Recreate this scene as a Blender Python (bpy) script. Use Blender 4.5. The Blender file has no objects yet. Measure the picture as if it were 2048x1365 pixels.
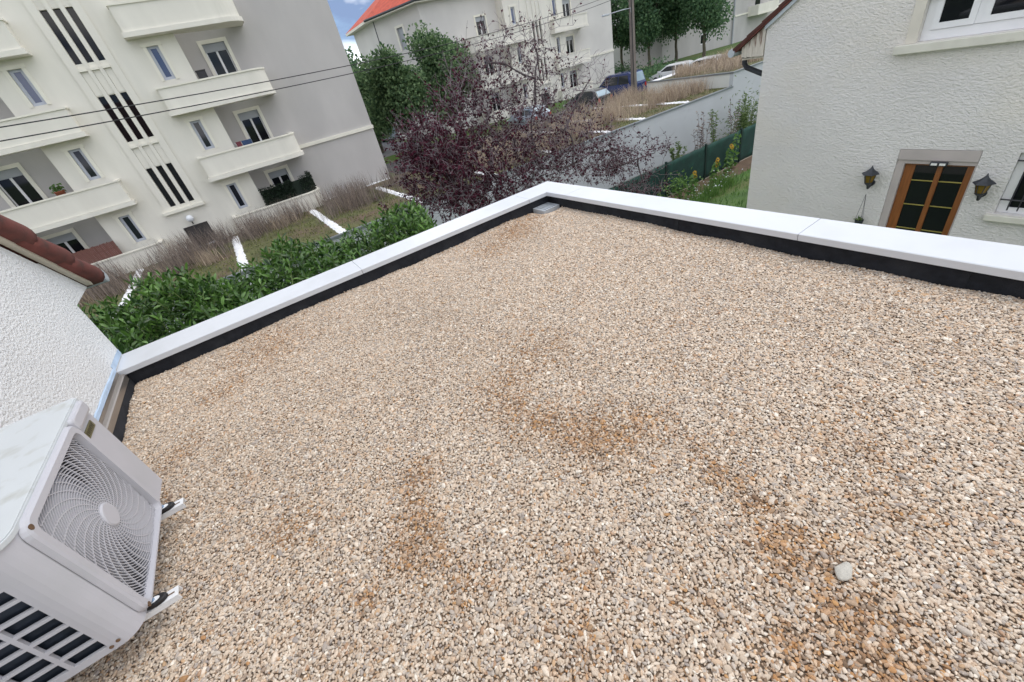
import bpy, bmesh, math, random
import numpy as np
from mathutils import Vector, Matrix

rnd = random.Random(11)
rng = np.random.default_rng(7)
rad = math.radians
scn = bpy.context.scene
col = scn.collection

# ------------------------------------------------------------------ camera
# All coordinates below are metres relative to the lens; ZC lifts them so that the lowest court lies near z = 0.
ZC = 7.2
F_PX, CX, CY = 824.17, 1024.0, 682.5          # focal length and centre in photo pixels
YAW, PITCH, ROLL = 0.466774, 0.589860, -0.245889
_f = np.array([math.sin(YAW)*math.cos(PITCH), math.cos(YAW)*math.cos(PITCH), -math.sin(PITCH)])
_r0 = np.array([math.cos(YAW), -math.sin(YAW), 0.0]); _u0 = np.cross(_r0, _f)
_r = _r0*math.cos(ROLL)+_u0*math.sin(ROLL); _u = -_r0*math.sin(ROLL)+_u0*math.cos(ROLL)
CM = np.array([_r, _u, _f])
cam_d = bpy.data.cameras.new('camera'); cam = bpy.data.objects.new('camera', cam_d); col.objects.link(cam)
cam_d.sensor_width = 36.0; cam_d.lens = F_PX/2048*36.0; cam_d.clip_start = 0.05; cam_d.clip_end = 5000
mw = Matrix.Identity(4)
for i in range(3):
    mw[i][0] = _r[i]; mw[i][1] = _u[i]; mw[i][2] = -_f[i]
mw[2][3] = ZC
cam.matrix_world = mw
scn.camera = cam

def ray(u, v): return CM.T @ np.array([(u-CX)/F_PX, -(v-CY)/F_PX, 1.0])
def onz(u, v, z): d = ray(u, v); return d*(z/d[2])
def onx(u, v, x): d = ray(u, v); return d*(x/d[0])
def ony(u, v, y): d = ray(u, v); return d*(y/d[1])

# ------------------------------------------------------------------ sky, sun, exposure
SUN_EL, SUN_AZ = rad(62), rad(100)             # compass bearing of the sun from +Y towards +X
world = bpy.data.worlds.new('World'); scn.world = world; world.use_nodes = True
nt = world.node_tree; nt.nodes.clear()
def N(nt, t, **kw):
    n = nt.nodes.new(t)
    for k, v in kw.items(): setattr(n, k, v)
    return n
wo = N(nt, 'ShaderNodeOutputWorld'); bg = N(nt, 'ShaderNodeBackground'); bg.inputs['Strength'].default_value = 0.12
sky = N(nt, 'ShaderNodeTexSky'); sky.sky_type = 'NISHITA'; sky.sun_disc = False
sky.sun_elevation = SUN_EL; sky.sun_rotation = SUN_AZ; sky.altitude = 300; sky.air_density = 1.0; sky.dust_density = 0.4; sky.ozone_density = 5.0
tc = N(nt, 'ShaderNodeTexCoord')
mp = N(nt, 'ShaderNodeMapping'); mp.inputs['Scale'].default_value = (1.0, 1.0, 2.4); mp.inputs['Location'].default_value = (-1.32, 2.5, 1.68)
n1 = N(nt, 'ShaderNodeTexNoise'); n1.inputs['Scale'].default_value = 2.6; n1.inputs['Detail'].default_value = 7; n1.inputs['Roughness'].default_value = 0.55
n2 = N(nt, 'ShaderNodeTexNoise'); n2.inputs['Scale'].default_value = 4.5; n2.inputs['Detail'].default_value = 5
r1 = N(nt, 'ShaderNodeValToRGB'); r1.color_ramp.elements[0].position = 0.30; r1.color_ramp.elements[1].position = 0.46
r2 = N(nt, 'ShaderNodeValToRGB'); r2.color_ramp.elements[0].position = 0.40; r2.color_ramp.elements[1].position = 0.58
r2.color_ramp.elements[0].color = (1.5, 2.1, 3.4, 1); r2.color_ramp.elements[1].color = (11.3, 11.2, 11.1, 1)
mx = N(nt, 'ShaderNodeMixRGB')
for a, b in ((tc.outputs['Generated'], mp.inputs['Vector']), (mp.outputs[0], n1.inputs['Vector']), (mp.outputs[0], n2.inputs['Vector']),
             (n1.outputs['Fac'], r1.inputs['Fac']), (n2.outputs['Fac'], r2.inputs['Fac']), (r1.outputs['Color'], mx.inputs['Fac']),
             (sky.outputs[0], mx.inputs['Color1']), (r2.outputs['Color'], mx.inputs['Color2']), (mx.outputs[0], bg.inputs['Color']), (bg.outputs[0], wo.inputs['Surface'])):
    nt.links.new(a, b)
sd = bpy.data.lights.new('sun', 'SUN'); sd.energy = 0.8; sd.angle = rad(40); sd.color = (1.0, 0.94, 0.86)
so = bpy.data.objects.new('sun', sd); col.objects.link(so)
sdir = Vector((math.sin(SUN_AZ)*math.cos(SUN_EL), math.cos(SUN_AZ)*math.cos(SUN_EL), math.sin(SUN_EL)))
so.rotation_euler = sdir.to_track_quat('Z', 'Y').to_euler(); so.location = (0, 0, 40)
scn.view_settings.view_transform = 'Standard'; scn.view_settings.look = 'None'
scn.view_settings.exposure = 0.70; scn.view_settings.gamma = 1.0
scn.render.engine = 'CYCLES'

# ------------------------------------------------------------------ materials
def _s(c): return tuple(((v/255)/12.92 if v/255 <= .04045 else ((v/255+.055)/1.055)**2.4) for v in c)
MATS = {}
def pm(name, base, rough=.8, var=.12, scale=3., bump=0., bscale=40., bdist=.01, metal=0., spec=.5, tint=None, tpos=(.45, .65), tscale=1., detail=4, coat=0., stretch=None, bkind='noise', bdetail=3):
    """Principled material with noise mottling, an optional second tint in patches and optional fine relief."""
    m = bpy.data.materials.new(name); m.use_nodes = True; t = m.node_tree; b = t.nodes['Principled BSDF']; L = t.links.new
    b.inputs['Roughness'].default_value = rough; b.inputs['Metallic'].default_value = metal; b.inputs['Specular IOR Level'].default_value = spec
    if coat: b.inputs['Coat Weight'].default_value = coat; b.inputs['Coat Roughness'].default_value = .08
    c = N(t, 'ShaderNodeTexCoord'); vec = c.outputs['Object']
    if stretch:
        q = N(t, 'ShaderNodeMapping'); q.inputs['Scale'].default_value = stretch; L(vec, q.inputs['Vector']); vec = q.outputs[0]
    n = N(t, 'ShaderNodeTexNoise'); n.inputs['Scale'].default_value = scale; n.inputs['Detail'].default_value = detail; L(vec, n.inputs['Vector'])
    r = N(t, 'ShaderNodeValToRGB'); r.color_ramp.elements[0].position = .3; r.color_ramp.elements[1].position = .7
    r.color_ramp.elements[0].color = tuple(x*(1-var) for x in base)+(1,); r.color_ramp.elements[1].color = tuple(min(1, x*(1+var)) for x in base)+(1,)
    L(n.outputs['Fac'], r.inputs['Fac']); out = r.outputs['Color']
    if tint:
        n3 = N(t, 'ShaderNodeTexNoise'); n3.inputs['Scale'].default_value = tscale; n3.inputs['Detail'].default_value = 6; L(vec, n3.inputs['Vector'])
        r3 = N(t, 'ShaderNodeValToRGB'); r3.color_ramp.elements[0].position = tpos[0]; r3.color_ramp.elements[1].position = tpos[1]
        x = N(t, 'ShaderNodeMixRGB'); x.inputs['Color2'].default_value = tuple(tint)+(1,)
        L(n3.outputs['Fac'], r3.inputs['Fac']); L(r3.outputs['Color'], x.inputs['Fac']); L(out, x.inputs['Color1']); out = x.outputs[0]
    L(out, b.inputs['Base Color'])
    if bump:
        bn = N(t, 'ShaderNodeBump'); bn.inputs['Strength'].default_value = bump; bn.inputs['Distance'].default_value = bdist
        if bkind == 'noise':
            k = N(t, 'ShaderNodeTexNoise'); k.inputs['Scale'].default_value = bscale; k.inputs['Detail'].default_value = bdetail; k.inputs['Roughness'].default_value = .62; L(vec, k.inputs['Vector']); h = k.outputs['Fac']
        else:
            k = N(t, 'ShaderNodeTexVoronoi'); k.feature = 'SMOOTH_F1'; k.inputs['Scale'].default_value = bscale; k.inputs['Smoothness'].default_value = .6
            w = N(t, 'ShaderNodeTexNoise'); w.inputs['Scale'].default_value = bscale*.6; w.inputs['Detail'].default_value = 3
            ad = N(t, 'ShaderNodeMixRGB'); ad.blend_type = 'ADD'; ad.inputs['Fac'].default_value = .06
            L(vec, w.inputs['Vector']); L(vec, ad.inputs['Color1']); L(w.outputs['Color'], ad.inputs['Color2']); L(ad.outputs[0], k.inputs['Vector'])
            mm = N(t, 'ShaderNodeMath'); mm.operation = 'MULTIPLY_ADD'; mm.inputs[1].default_value = -1; L(k.outputs['Distance'], mm.inputs[0]); L(w.outputs['Fac'], mm.inputs[2]); h = mm.outputs[0]
        L(h, bn.inputs['Height']); L(bn.outputs[0], b.inputs['Normal'])
    MATS[name] = m
    return m

def leafmat(name, dark, light, rough=.5, trans=.25, spec=.5):
    """Foliage: every leaf is its own island with its own tone, plus light coming through."""
    m = bpy.data.materials.new(name); m.use_nodes = True; t = m.node_tree; b = t.nodes['Principled BSDF']; L = t.links.new
    g = N(t, 'ShaderNodeNewGeometry'); r = N(t, 'ShaderNodeValToRGB')
    r.color_ramp.elements[0].color = tuple(dark)+(1,); r.color_ramp.elements[1].color = tuple(light)+(1,)
    L(g.outputs['Random Per Island'], r.inputs['Fac']); L(r.outputs['Color'], b.inputs['Base Color'])
    b.inputs['Roughness'].default_value = rough; b.inputs['Specular IOR Level'].default_value = spec
    tr = N(t, 'ShaderNodeBsdfTranslucent'); L(r.outputs['Color'], tr.inputs['Color'])
    mix = N(t, 'ShaderNodeMixShader'); mix.inputs[0].default_value = trans
    L(b.outputs[0], mix.inputs[1]); L(tr.outputs[0], mix.inputs[2]); L(mix.outputs[0], t.nodes['Material Output'].inputs['Surface'])
    MATS[name] = m
    return m

pm('render_cream', (.77, .745, .67), .9, .05, .6, .25, 60, .004, tint=(.71, .685, .61), tpos=(.48, .78), tscale=.5, stretch=(2.2, 2.2, .5))
pm('render_grey', (.52, .50, .485), .92, .06, .5, .3, 50, .004, tint=(.45, .435, .425), tpos=(.45, .75), tscale=.4, stretch=(1.6, 1.6, .6))
pm('trim_cream', (.80, .775, .68), .85, .05, 2)
pm('render_pale', (.66, .64, .61), .92, .06, .5, .3, 50, .004, tint=(.60, .58, .555), tpos=(.45, .75), tscale=.4)
pm('loggia', (.50, .48, .43), .9, .06, .8)
pm('shutter_grey', (.38, .40, .43), .6, .05, 3)
pm('pvc_grey', (.50, .53, .60), .45, .04, 3)
pm('pvc_white', (.78, .78, .79), .35, .03, 3)
pm('glass_dark', (.010, .011, .014), .03, .3, .6, spec=.35)
pm('glass_navy', (.016, .018, .03), .05, .3, .6, spec=.6)
pm('glass_blue', (.06, .09, .20), .05, .3, .6, spec=.6)
pm('door_dark', (.05, .045, .045), .6, .2, 4)
pm('roof_tile', _s((178, 78, 58)), .85, .2, 3, .3, 30, .01)
pm('white_lamp', (.75, .78, .82), .3, .02, 2)
pm('crepi', (.73, .705, .685), .92, .05, .8, .8, 24, .035, tint=(.75, .70, .61), tpos=(.46, .64), tscale=.25, stretch=(1, 1, 1.6), bdetail=2.4)
pm('crepi_white', (.73, .745, .75), .92, .03, 1.5, .75, 44, .022, tint=(.69, .71, .725), tpos=(.55, .8), tscale=.7, stretch=(1, 1, 1.3), bdetail=2.6)
pm('smooth_render', (.66, .62, .54), .85, .06, 3, .2, 60, .004)
pm('reveal', (.48, .43, .41), .85, .06, 3)
pm('sill_cream', (.68, .66, .58), .8, .08, 4, .2, 30, .004, tint=(.5, .47, .40), tpos=(.6, .8), tscale=4)
pm('wood_door', _s((136, 82, 44)), .4, .22, 3, .1, 40, .002, stretch=(14, 14, 1.2), coat=.3)
pm('brass_bar', _s((190, 175, 100)), .35, .08, 5, metal=.4)
pm('old_board', (.60, .55, .48), .85, .12, 6, .4, 40, .004, tint=(.20, .13, .10), tpos=(.56, .66), tscale=2.2, stretch=(6, 6, .8))
pm('verge_board', (.60, .56, .46), .8, .1, 4, tint=(.35, .30, .24), tpos=(.55, .8), tscale=3)
pm('zinc_dark', (.055, .06, .07), .45, .15, 5, metal=.3)
pm('zinc', (.42, .44, .46), .35, .12, 6, metal=.8)
pm('zinc_light', (.50, .54, .58), .5, .08, 4, metal=.3)
pm('flashing', (.36, .33, .30), .32, .14, 4, metal=.75, stretch=(1, .4, 4))
pm('sealant', _s((176, 196, 218)), .55, .1, 14, .3, 60, .003)
pm('verge_tile', _s((108, 62, 56)), .9, .15, 7, .5, 60, .005, tint=_s((70, 54, 50)), tpos=(.55, .75), tscale=5)
pm('verge_tile_dark', _s((92, 58, 54)), .9, .2, 7, .5, 60, .005, tint=_s((58, 48, 46)), tpos=(.5, .7), tscale=5)
pm('coping', (.61, .635, .67), .34, .015, 1.5, coat=.1, spec=.5, tint=(.57, .59, .615), tpos=(.5, .78), tscale=3.5)
pm('bitumen', (.014, .016, .022), .88, .35, 18, .7, 260, .004, tint=(.028, .03, .036), tpos=(.5, .7), tscale=5)
pm('membrane', _s((70, 60, 50)), .95, .2, 20)
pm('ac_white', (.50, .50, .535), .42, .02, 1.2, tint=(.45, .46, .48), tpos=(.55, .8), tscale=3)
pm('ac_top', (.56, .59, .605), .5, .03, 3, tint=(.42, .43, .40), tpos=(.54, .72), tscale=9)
pm('ac_dark', (.05, .05, .06), .5, .3, 8)
pm('ac_fin', (.02, .028, .042), .35, .25, 30, metal=.5)
pm('badge', _s((112, 108, 76)), .4, .1, 40, metal=.3)
pm('badge_ink', _s((44, 42, 34)), .5, .1, 20)
pm('rust', _s((104, 80, 58)), .7, .2, 30)
pm('rubber', (.012, .012, .014), .6, .2, 10)
pm('bracket_white', (.76, .77, .78), .4, .03, 4)
pm('bolt', _s((150, 175, 200)), .25, .1, 20, metal=.8)
pm('stone_grey', _s((184, 180, 170)), .85, .1, 60, .4, 200, .002)
pm('lantern_black', (.03, .034, .042), .5, .3, 12, .3, 60, .003)
pm('lantern_glass', _s((120, 95, 40)), .25, .25, 10)
pm('pot', (.02, .03, .03), .7, .3, 10)
pm('led', (.8, .8, .78), .3, .02, 3)
pm('iron', (.03, .03, .035), .55, .2, 10)
pm('fence_green', _s((22, 58, 52)), .8, .18, 30, .4, 160, .004, tint=_s((30, 76, 66)), tpos=(.5, .7), tscale=2)
pm('post_green', _s((14, 42, 38)), .6, .1, 6)
pm('kerb', _s((150, 138, 122)), .9, .12, 3, .3, 20, .01)
pm('concrete_wall', _s((186, 190, 193)), .85, .04, .7, .15, 30, .004, tint=_s((160, 165, 168)), tpos=(.6, .85), tscale=.8)
pm('white_wall', _s((212, 213, 208)), .85, .04, .7)
pm('zinc_edge', _s((140, 146, 152)), .4, .08, 3, metal=.6)
pm('white_pebble', (.80, .81, .83), .8, .15, 14, .8, 30, .03)
pm('sedum', _s((88, 90, 56)), .95, .35, 1.4, .9, 14, .05, tint=_s((100, 84, 70)), tpos=(.45, .62), tscale=.5, detail=8)
pm('soil', _s((96, 78, 62)), .95, .25, 2, .6, 12, .04)
pm('fines', _s((146, 126, 106)), .95, .2, 30, .5, 200, .003)
pm('grassy', _s((68, 98, 42)), .95, .3, 1.2, .7, 18, .04, tint=_s((86, 92, 46)), tpos=(.45, .7), tscale=.3)
pm('lawn', _s((84, 120, 56)), .95, .2, .8, .4, 10, .03)
pm('asphalt', (.10, .10, .105), .9, .15, .5, .3, 30, .006)
pm('path', _s((186, 178, 162)), .9, .08, .8)
pm('court', (.16, .155, .15), .9, .15, .8)
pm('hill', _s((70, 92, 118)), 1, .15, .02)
pm('bark', _s((104, 92, 82)), .9, .25, 8, .5, 30, .01)
pm('bark_plum', _s((84, 74, 76)), .9, .25, 8, .5, 30, .01)
pm('bark_plane', _s((96, 90, 78)), .9, .25, 3, .4, 12, .01)
pm('twig', _s((130, 120, 124)), .85, .25, 8)
pm('pole_concrete', _s((120, 112, 106)), .85, .12, 2)
pm('cable', (.02, .02, .022), .6, .1, 3)
pm('brush_screen', _s((122, 84, 76)), .9, .25, 3, .5, 20, .01, stretch=(20, 20, 1))
pm('tyre', (.015, .015, .016), .8, .2, 5)
pm('rim', (.45, .46, .48), .35, .1, 5, metal=.8)
pm('red_light', (.45, .02, .02), .2, .1, 5)
pm('clear_light', (.7, .72, .75), .15, .05, 5)
pm('paint_blue', _s((24, 46, 104)), .25, .05, 3, coat=.8)
pm('paint_black', (.012, .013, .016), .22, .05, 3, coat=.8)
pm('paint_white', (.70, .71, .72), .3, .03, 3, coat=.6)
pm('paint_silver', (.36, .42, .50), .3, .05, 3, metal=.4, coat=.6)
pm('car_glass', (.02, .025, .03), .05, .1, 2, spec=.7)
pm('car_glass_pale', (.30, .40, .46), .06, .1, 2, spec=.7)
pm('screen_backing', _s((20, 34, 24)), .9, .3, 30)
pm('terracotta', _s((150, 86, 62)), .8, .1, 6)
pm('plastic_red', _s((112, 48, 58)), .5, .05, 4)
pm('plastic_blue', _s((46, 72, 110)), .5, .1, 4)
leafmat('laurel_leaf', _s((24, 54, 26)), _s((106, 146, 66)), .36, .2, .5)
leafmat('plum_leaf', _s((38, 13, 24)), _s((100, 44, 64)), .65, .25, .2)
leafmat('plane_leaf', _s((60, 90, 62)), _s((134, 160, 112)), .55, .4, .3)
leafmat('far_leaf', _s((58, 90, 66)), _s((120, 152, 108)), .6, .42, .3)
leafmat('screen_leaf', _s((14, 28, 18)), _s((34, 56, 34)), .6, .1)
leafmat('straw', _s((134, 120, 110)), _s((208, 190, 166)), .8, .25)
leafmat('dry_stem', _s((84, 74, 72)), _s((164, 150, 138)), .85, .1)
leafmat('sedum_leaf', _s((70, 82, 42)), _s((126, 128, 70)), .8, .15)
leafmat('weed_leaf', _s((62, 92, 44)), _s((132, 152, 92)), .7, .25)
leafmat('garden_leaf', _s((58, 98, 44)), _s((120, 156, 78)), .6, .25)
leafmat('petal', _s((196, 150, 40)), _s((236, 200, 70)), .6, .2)

# ------------------------------------------------------------------ geometry helpers
LOC = {}
def V3(p): return np.array(p, float)
class MB:
    def __init__(s): s.v = []; s.f = []
    def quad(s, *ps):
        n = len(s.v); s.v += [tuple(map(float, p)) for p in ps]; s.f.append(tuple(range(n, n+len(ps)))); return s
    def box(s, x0, x1, y0, y1, z0, z1):
        n = len(s.v)
        s.v += [(x, y, z) for z in (z0, z1) for x, y in ((x0, y0), (x1, y0), (x1, y1), (x0, y1))]
        s.f += [tuple(n+i for i in f) for f in ((3, 2, 1, 0), (4, 5, 6, 7), (0, 1, 5, 4), (1, 2, 6, 5), (2, 3, 7, 6), (3, 0, 4, 7))]; return s
    def prism(s, poly, z0, z1):
        n = len(s.v); k = len(poly)
        s.v += [(x, y, z0) for x, y in poly]+[(x, y, z1) for x, y in poly]
        s.f.append(tuple(n+k-1-i for i in range(k))); s.f.append(tuple(n+k+i for i in range(k)))
        for i in range(k): j = (i+1) % k; s.f.append((n+i, n+j, n+k+j, n+k+i))
        return s
    def hull8(s, a, b):
        """solid between two rings of equal length"""
        n = len(s.v); k = len(a); s.v += [tuple(p) for p in a]+[tuple(p) for p in b]
        s.f.append(tuple(n+k-1-i for i in range(k))); s.f.append(tuple(n+k+i for i in range(k)))
        for i in range(k): j = (i+1) % k; s.f.append((n+i, n+j, n+k+j, n+k+i))
        return s
    def loft(s, rings, caps=True, closed=True):
        n = len(s.v); k = len(rings[0])
        for r in rings: s.v += [tuple(map(float, p)) for p in r]
        for a in range(len(rings)-1):
            for i in range(k if closed else k-1):
                j = (i+1) % k; s.f.append((n+a*k+i, n+a*k+j, n+(a+1)*k+j, n+(a+1)*k+i))
        if caps and closed:
            s.f.append(tuple(n+k-1-i for i in range(k))); s.f.append(tuple(n+(len(rings)-1)*k+i for i in range(k)))
        return s
    def tube(s, path, r, n=6, caps=True):
        path = [V3(p) for p in path]; rr = r if hasattr(r, '__len__') else [r]*len(path); rings = []; up = None
        for i, p in enumerate(path):
            t = path[min(i+1, len(path)-1)]-path[max(i-1, 0)]; L = np.linalg.norm(t); t = t/L if L > 1e-9 else V3((0, 0, 1))
            if up is None:
                ref = V3((0, 0, 1)) if abs(t[2]) < .9 else V3((1, 0, 0)); a = np.cross(t, ref)
            else:
                a = up-t*np.dot(up, t)
            a /= np.linalg.norm(a); up = a; b = np.cross(t, a)
            rings.append([p+(a*math.cos(q)+b*math.sin(q))*rr[i] for q in (2*math.pi*k/n for k in range(n))])
        return s.loft(rings, caps)
    def lathe(s, prof, c=(0, 0, 0), n=12, axis='z'):
        rings = []
        for r, h in prof:
            ring = []
            for k in range(n):
                q = 2*math.pi*k/n; a, b = r*math.cos(q), r*math.sin(q)
                p = (a, b, h) if axis == 'z' else ((h, a, b) if axis == 'x' else (b, h, a))
                ring.append((p[0]+c[0], p[1]+c[1], p[2]+c[2]))
            rings.append(ring)
        return s.loft(rings)
    def holed(s, u0, u1, v0, v1, holes, depth, f):
        """flat wall u0..u1 x v0..v1 with rectangular openings (a,b,c,d = u0,u1,v0,v1) and their reveals; f(u,v,d)->xyz"""
        us = sorted({u0, u1, *[h[0] for h in holes], *[h[1] for h in holes]}); us = [u for u in us if u0 <= u <= u1]
        vs = sorted({v0, v1, *[h[2] for h in holes], *[h[3] for h in holes]}); vs = [v for v in vs if v0 <= v <= v1]
        for i in range(len(us)-1):
            for j in range(len(vs)-1):
                cu, cv = (us[i]+us[i+1])/2, (vs[j]+vs[j+1])/2
                if any(h[0] < cu < h[1] and h[2] < cv < h[3] for h in holes): continue
                s.quad(f(us[i], vs[j], 0), f(us[i+1], vs[j], 0), f(us[i+1], vs[j+1], 0), f(us[i], vs[j+1], 0))
        for a, b, c, d in holes:
            P = [(a, c), (b, c), (b, d), (a, d)]
            for i in range(4):
                p, q = P[i], P[(i+1) % 4]; s.quad(f(*q, 0), f(*p, 0), f(*p, depth), f(*q, depth))
        return s
    def build(s, name, m, parent=None, at=None, smooth=False, bevel=0., weld=False):
        v = np.array(s.v, float)
        if at is None: at = LOC[parent.name] if parent is not None else np.array([v[:, 0].mean(), v[:, 1].mean(), v[:, 2].min()])
        at = V3(at)
        me = bpy.data.meshes.new(name); me.from_pydata((v-at).tolist(), [], s.f); me.update()
        if weld:
            bm = bmesh.new(); bm.from_mesh(me); bmesh.ops.remove_doubles(bm, verts=bm.verts, dist=1e-5); bmesh.ops.recalc_face_normals(bm, faces=bm.faces); bm.to_mesh(me); bm.free()
        me.materials.append(MATS[m])
        if smooth: me.polygons.foreach_set('use_smooth', [True]*len(me.polygons))
        o = link(name, me, parent, at)
        if bevel:
            b = o.modifiers.new('bevel', 'BEVEL'); b.width = bevel; b.segments = 2; b.limit_method = 'ANGLE'; b.angle_limit = rad(40)
        return o
def link(name, data, parent, at):
    o = bpy.data.objects.new(name, data); col.objects.link(o); at = V3(at); LOC[o.name] = at
    if parent is None: o.location = (at[0], at[1], at[2]+ZC)
    else: o.parent = parent; o.location = tuple(at-LOC[parent.name])
    return o
def tag(o, label, cat, group=None, kind=None):
    if label: o['label'] = label
    if cat: o['category'] = cat
    if group: o['group'] = group
    if kind: o['kind'] = kind
    return o
def struct(o): o['kind'] = 'structure'; return o
def thing(name, at, label, cat, group=None):
    return tag(link(name, None, None, at), label, cat, group)
def dup(src, parent, at, rot=None, scale=None):
    """copy of a thing or part (and its own parts) to another place"""
    o = src.copy(); col.objects.link(o); at = V3(at); LOC[o.name] = at
    if parent is None: o.parent = None; o.location = (at[0], at[1], at[2]+ZC)
    else: o.parent = parent; o.location = tuple(at-LOC[parent.name])
    if rot is not None: o.rotation_euler = rot
    if scale is not None: o.scale = scale
    for c in list(src.children):
        d = c.copy(); col.objects.link(d); d.parent = o; LOC[d.name] = at+V3(c.location)
        for g in list(c.children):
            e = g.copy(); col.objects.link(e); e.parent = d
    return o
def fy(Y, sgn=1): return lambda u, v, d: (u, Y+sgn*d, v)
def fx(X, sgn=1): return lambda u, v, d: (X+sgn*d, u, v)

def raw_mesh(name, verts, faces_idx, fsize, m, parent, at, smooth=False):
    """fast mesh from numpy arrays; all faces have fsize corners"""
    at = V3(at); me = bpy.data.meshes.new(name); nv = len(verts); nf = len(faces_idx)
    me.vertices.add(nv); me.vertices.foreach_set('co', (verts-at).astype(np.float32).ravel())
    me.loops.add(nf*fsize); me.loops.foreach_set('vertex_index', faces_idx.astype(np.int32).ravel())
    me.polygons.add(nf); me.polygons.foreach_set('loop_start', np.arange(0, nf*fsize, fsize, dtype=np.int32))
    me.polygons.foreach_set('loop_total', np.full(nf, fsize, dtype=np.int32)); me.update(calc_edges=True); me.validate()
    me.materials.append(MATS[m])
    if smooth: me.polygons.foreach_set('use_smooth', [True]*nf)
    return link(name, me, parent, at)
def unit(a): return a/np.maximum(np.linalg.norm(a, axis=-1, keepdims=True), 1e-9)
def leaf_cloud(name, P, D, Lg, Wd, m, parent, at, fold=.25, droop=.12, shape=0):
    """leaves at P pointing along D; shape 0 = rhombic two-sided blade, 1 = long blade of six faces"""
    n = len(P); D = unit(D); ref = rng.normal(size=(n, 3)); S = unit(np.cross(D, ref)); U = np.cross(S, D)
    flip = np.where(U[:, 2:3] < 0, -1., 1.); U = U*flip; S = S*flip
    Lg = np.asarray(Lg).reshape(-1, 1); Wd = np.asarray(Wd).reshape(-1, 1)
    if shape == 0:
        a = P; t = P+D*Lg-U*droop*Lg; c = P+D*Lg*.5; r = c+S*Wd*.5+U*Wd*fold; l = c-S*Wd*.5+U*Wd*fold
        vs = np.stack([a, r, t, l], 1).reshape(-1, 3); b = np.arange(n)[:, None, None]*4
        fs = (b+np.array([[0, 1, 2], [0, 2, 3]])[None]).reshape(-1, 3)
    else:
        a = P; m1 = P+D*Lg*.35; m2 = P+D*Lg*.7-U*droop*.4*Lg; t = P+D*Lg-U*droop*Lg
        r1_ = m1+S*Wd*.42+U*Wd*fold; l1 = m1-S*Wd*.42+U*Wd*fold; q2 = m2+S*Wd*.45+U*Wd*fold; l2 = m2-S*Wd*.45+U*Wd*fold
        vs = np.stack([a, m1, m2, t, r1_, q2, l1, l2], 1).reshape(-1, 3); b = np.arange(n)[:, None, None]*8
        fs = (b+np.array([[0, 4, 1], [4, 5, 2], [4, 2, 1], [5, 3, 2], [0, 1, 6], [6, 1, 2], [6, 2, 7], [7, 2, 3]])[None]).reshape(-1, 3)
    return raw_mesh(name, vs, fs, 3, m, parent, at)
def blades(name, P, H, lean, w, m, parent, at):
    """upright grass blades with a bend"""
    n = len(P); a = rng.uniform(0, 2*np.pi, n); d = np.stack([np.cos(a), np.sin(a), np.zeros(n)], 1); s = np.stack([-d[:, 1], d[:, 0], np.zeros(n)], 1)
    s = unit(s+rng.normal(size=(n, 3))*.4*[1, 1, 0]); H = H.reshape(-1, 1); lean = lean.reshape(-1, 1); up = np.array([[0, 0, 1.]])
    m1 = P+up*H*.55+d*lean*H*.3; t = P+up*H*.97+d*lean*H
    w = np.broadcast_to(np.asarray(w, float).reshape(-1, 1), (n, 1))
    vs = np.stack([P-s*w, P+s*w, m1+s*w*.8, m1-s*w*.8, t], 1).reshape(-1, 3); b = np.arange(n)[:, None, None]*5
    fs = (b+np.array([[0, 1, 2], [0, 2, 3], [3, 2, 4]])[None]).reshape(-1, 3)
    return raw_mesh(name, vs, fs, 3, m, parent, at)

# ------------------------------------------------------------------ the ground
RZ = -4.95
GZ = -4.30                                       # level of the flats, street and planted garage roof
def gh(x, y):
    if y > 17.4:
        return RZ if (8.4 < x < 41 and 25.7 < y < 33.6) else GZ
    if y > 11.75: return -7.05
    if y > 11.6: return -6.3
    if y > 6: return -5.1-(y-6)/5.6*1.2
    return -5.1
gm = MB(); xs = [-900, -300, -60, -30, -10, 0, 5, 8.3, 8.5, 10, 15, 20, 25, 30, 40, 42, 60, 120, 300, 900]
ys = [-900, -200, -40, 0, 6, 7.4, 8.8, 10.2, 11.6, 11.75, 14, 17.39, 17.41, 25.6, 25.8, 33.5, 34.3, 60, 120, 300, 900, 2500]
for y in ys:
    for x in xs: gm.v.append((x, y, gh(x, y)))
for j in range(len(ys)-1):
    for i in range(len(xs)-1):
        k = len(xs); gm.f.append((j*k+i, j*k+i+1, (j+1)*k+i+1, (j+1)*k+i))
struct(gm.build('ground', 'grassy', at=(0, 0, -5)))
struct(MB().box(-20, 40, 11.8, 17.2, -7.05, -7.03).build('garage_court', 'court'))
struct(MB().quad((8.51, 25.81, RZ+.006), (39.9, 25.81, RZ+.006), (39.9, 33.45, RZ+.006), (8.51, 33.45, RZ+.006)).quad((8.51, 34.4, GZ+.006), (14.5, 34.4, GZ+.006), (14.5, 90, GZ+.006), (8.51, 90, GZ+.006))
       .quad((8.51, 33.46, RZ+.008), (14.5, 33.46, RZ+.008), (14.5, 34.39, GZ+.008), (8.51, 34.39, GZ+.008)).build('road', 'asphalt', at=(20, 30, GZ)))
struct(MB().box(40, 47, 35, 60, GZ, GZ+.02).build('lawn', 'lawn'))
pp = [onz(1222, 147, GZ), onz(1290, 131, GZ), onz(1335, 116, GZ), onz(1335, 121, GZ), onz(1290, 137, GZ), onz(1222, 152, GZ)]
struct(MB().prism([(p[0], p[1]) for p in pp][::-1], GZ+.02, GZ+.03).build('path', 'path'))
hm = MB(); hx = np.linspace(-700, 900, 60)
top = [(x, 620+40*math.sin(x*.01), GZ+22+16*math.sin(x*.006+1)+9*math.sin(x*.019)+5*math.sin(x*.05)) for x in hx]
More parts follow.
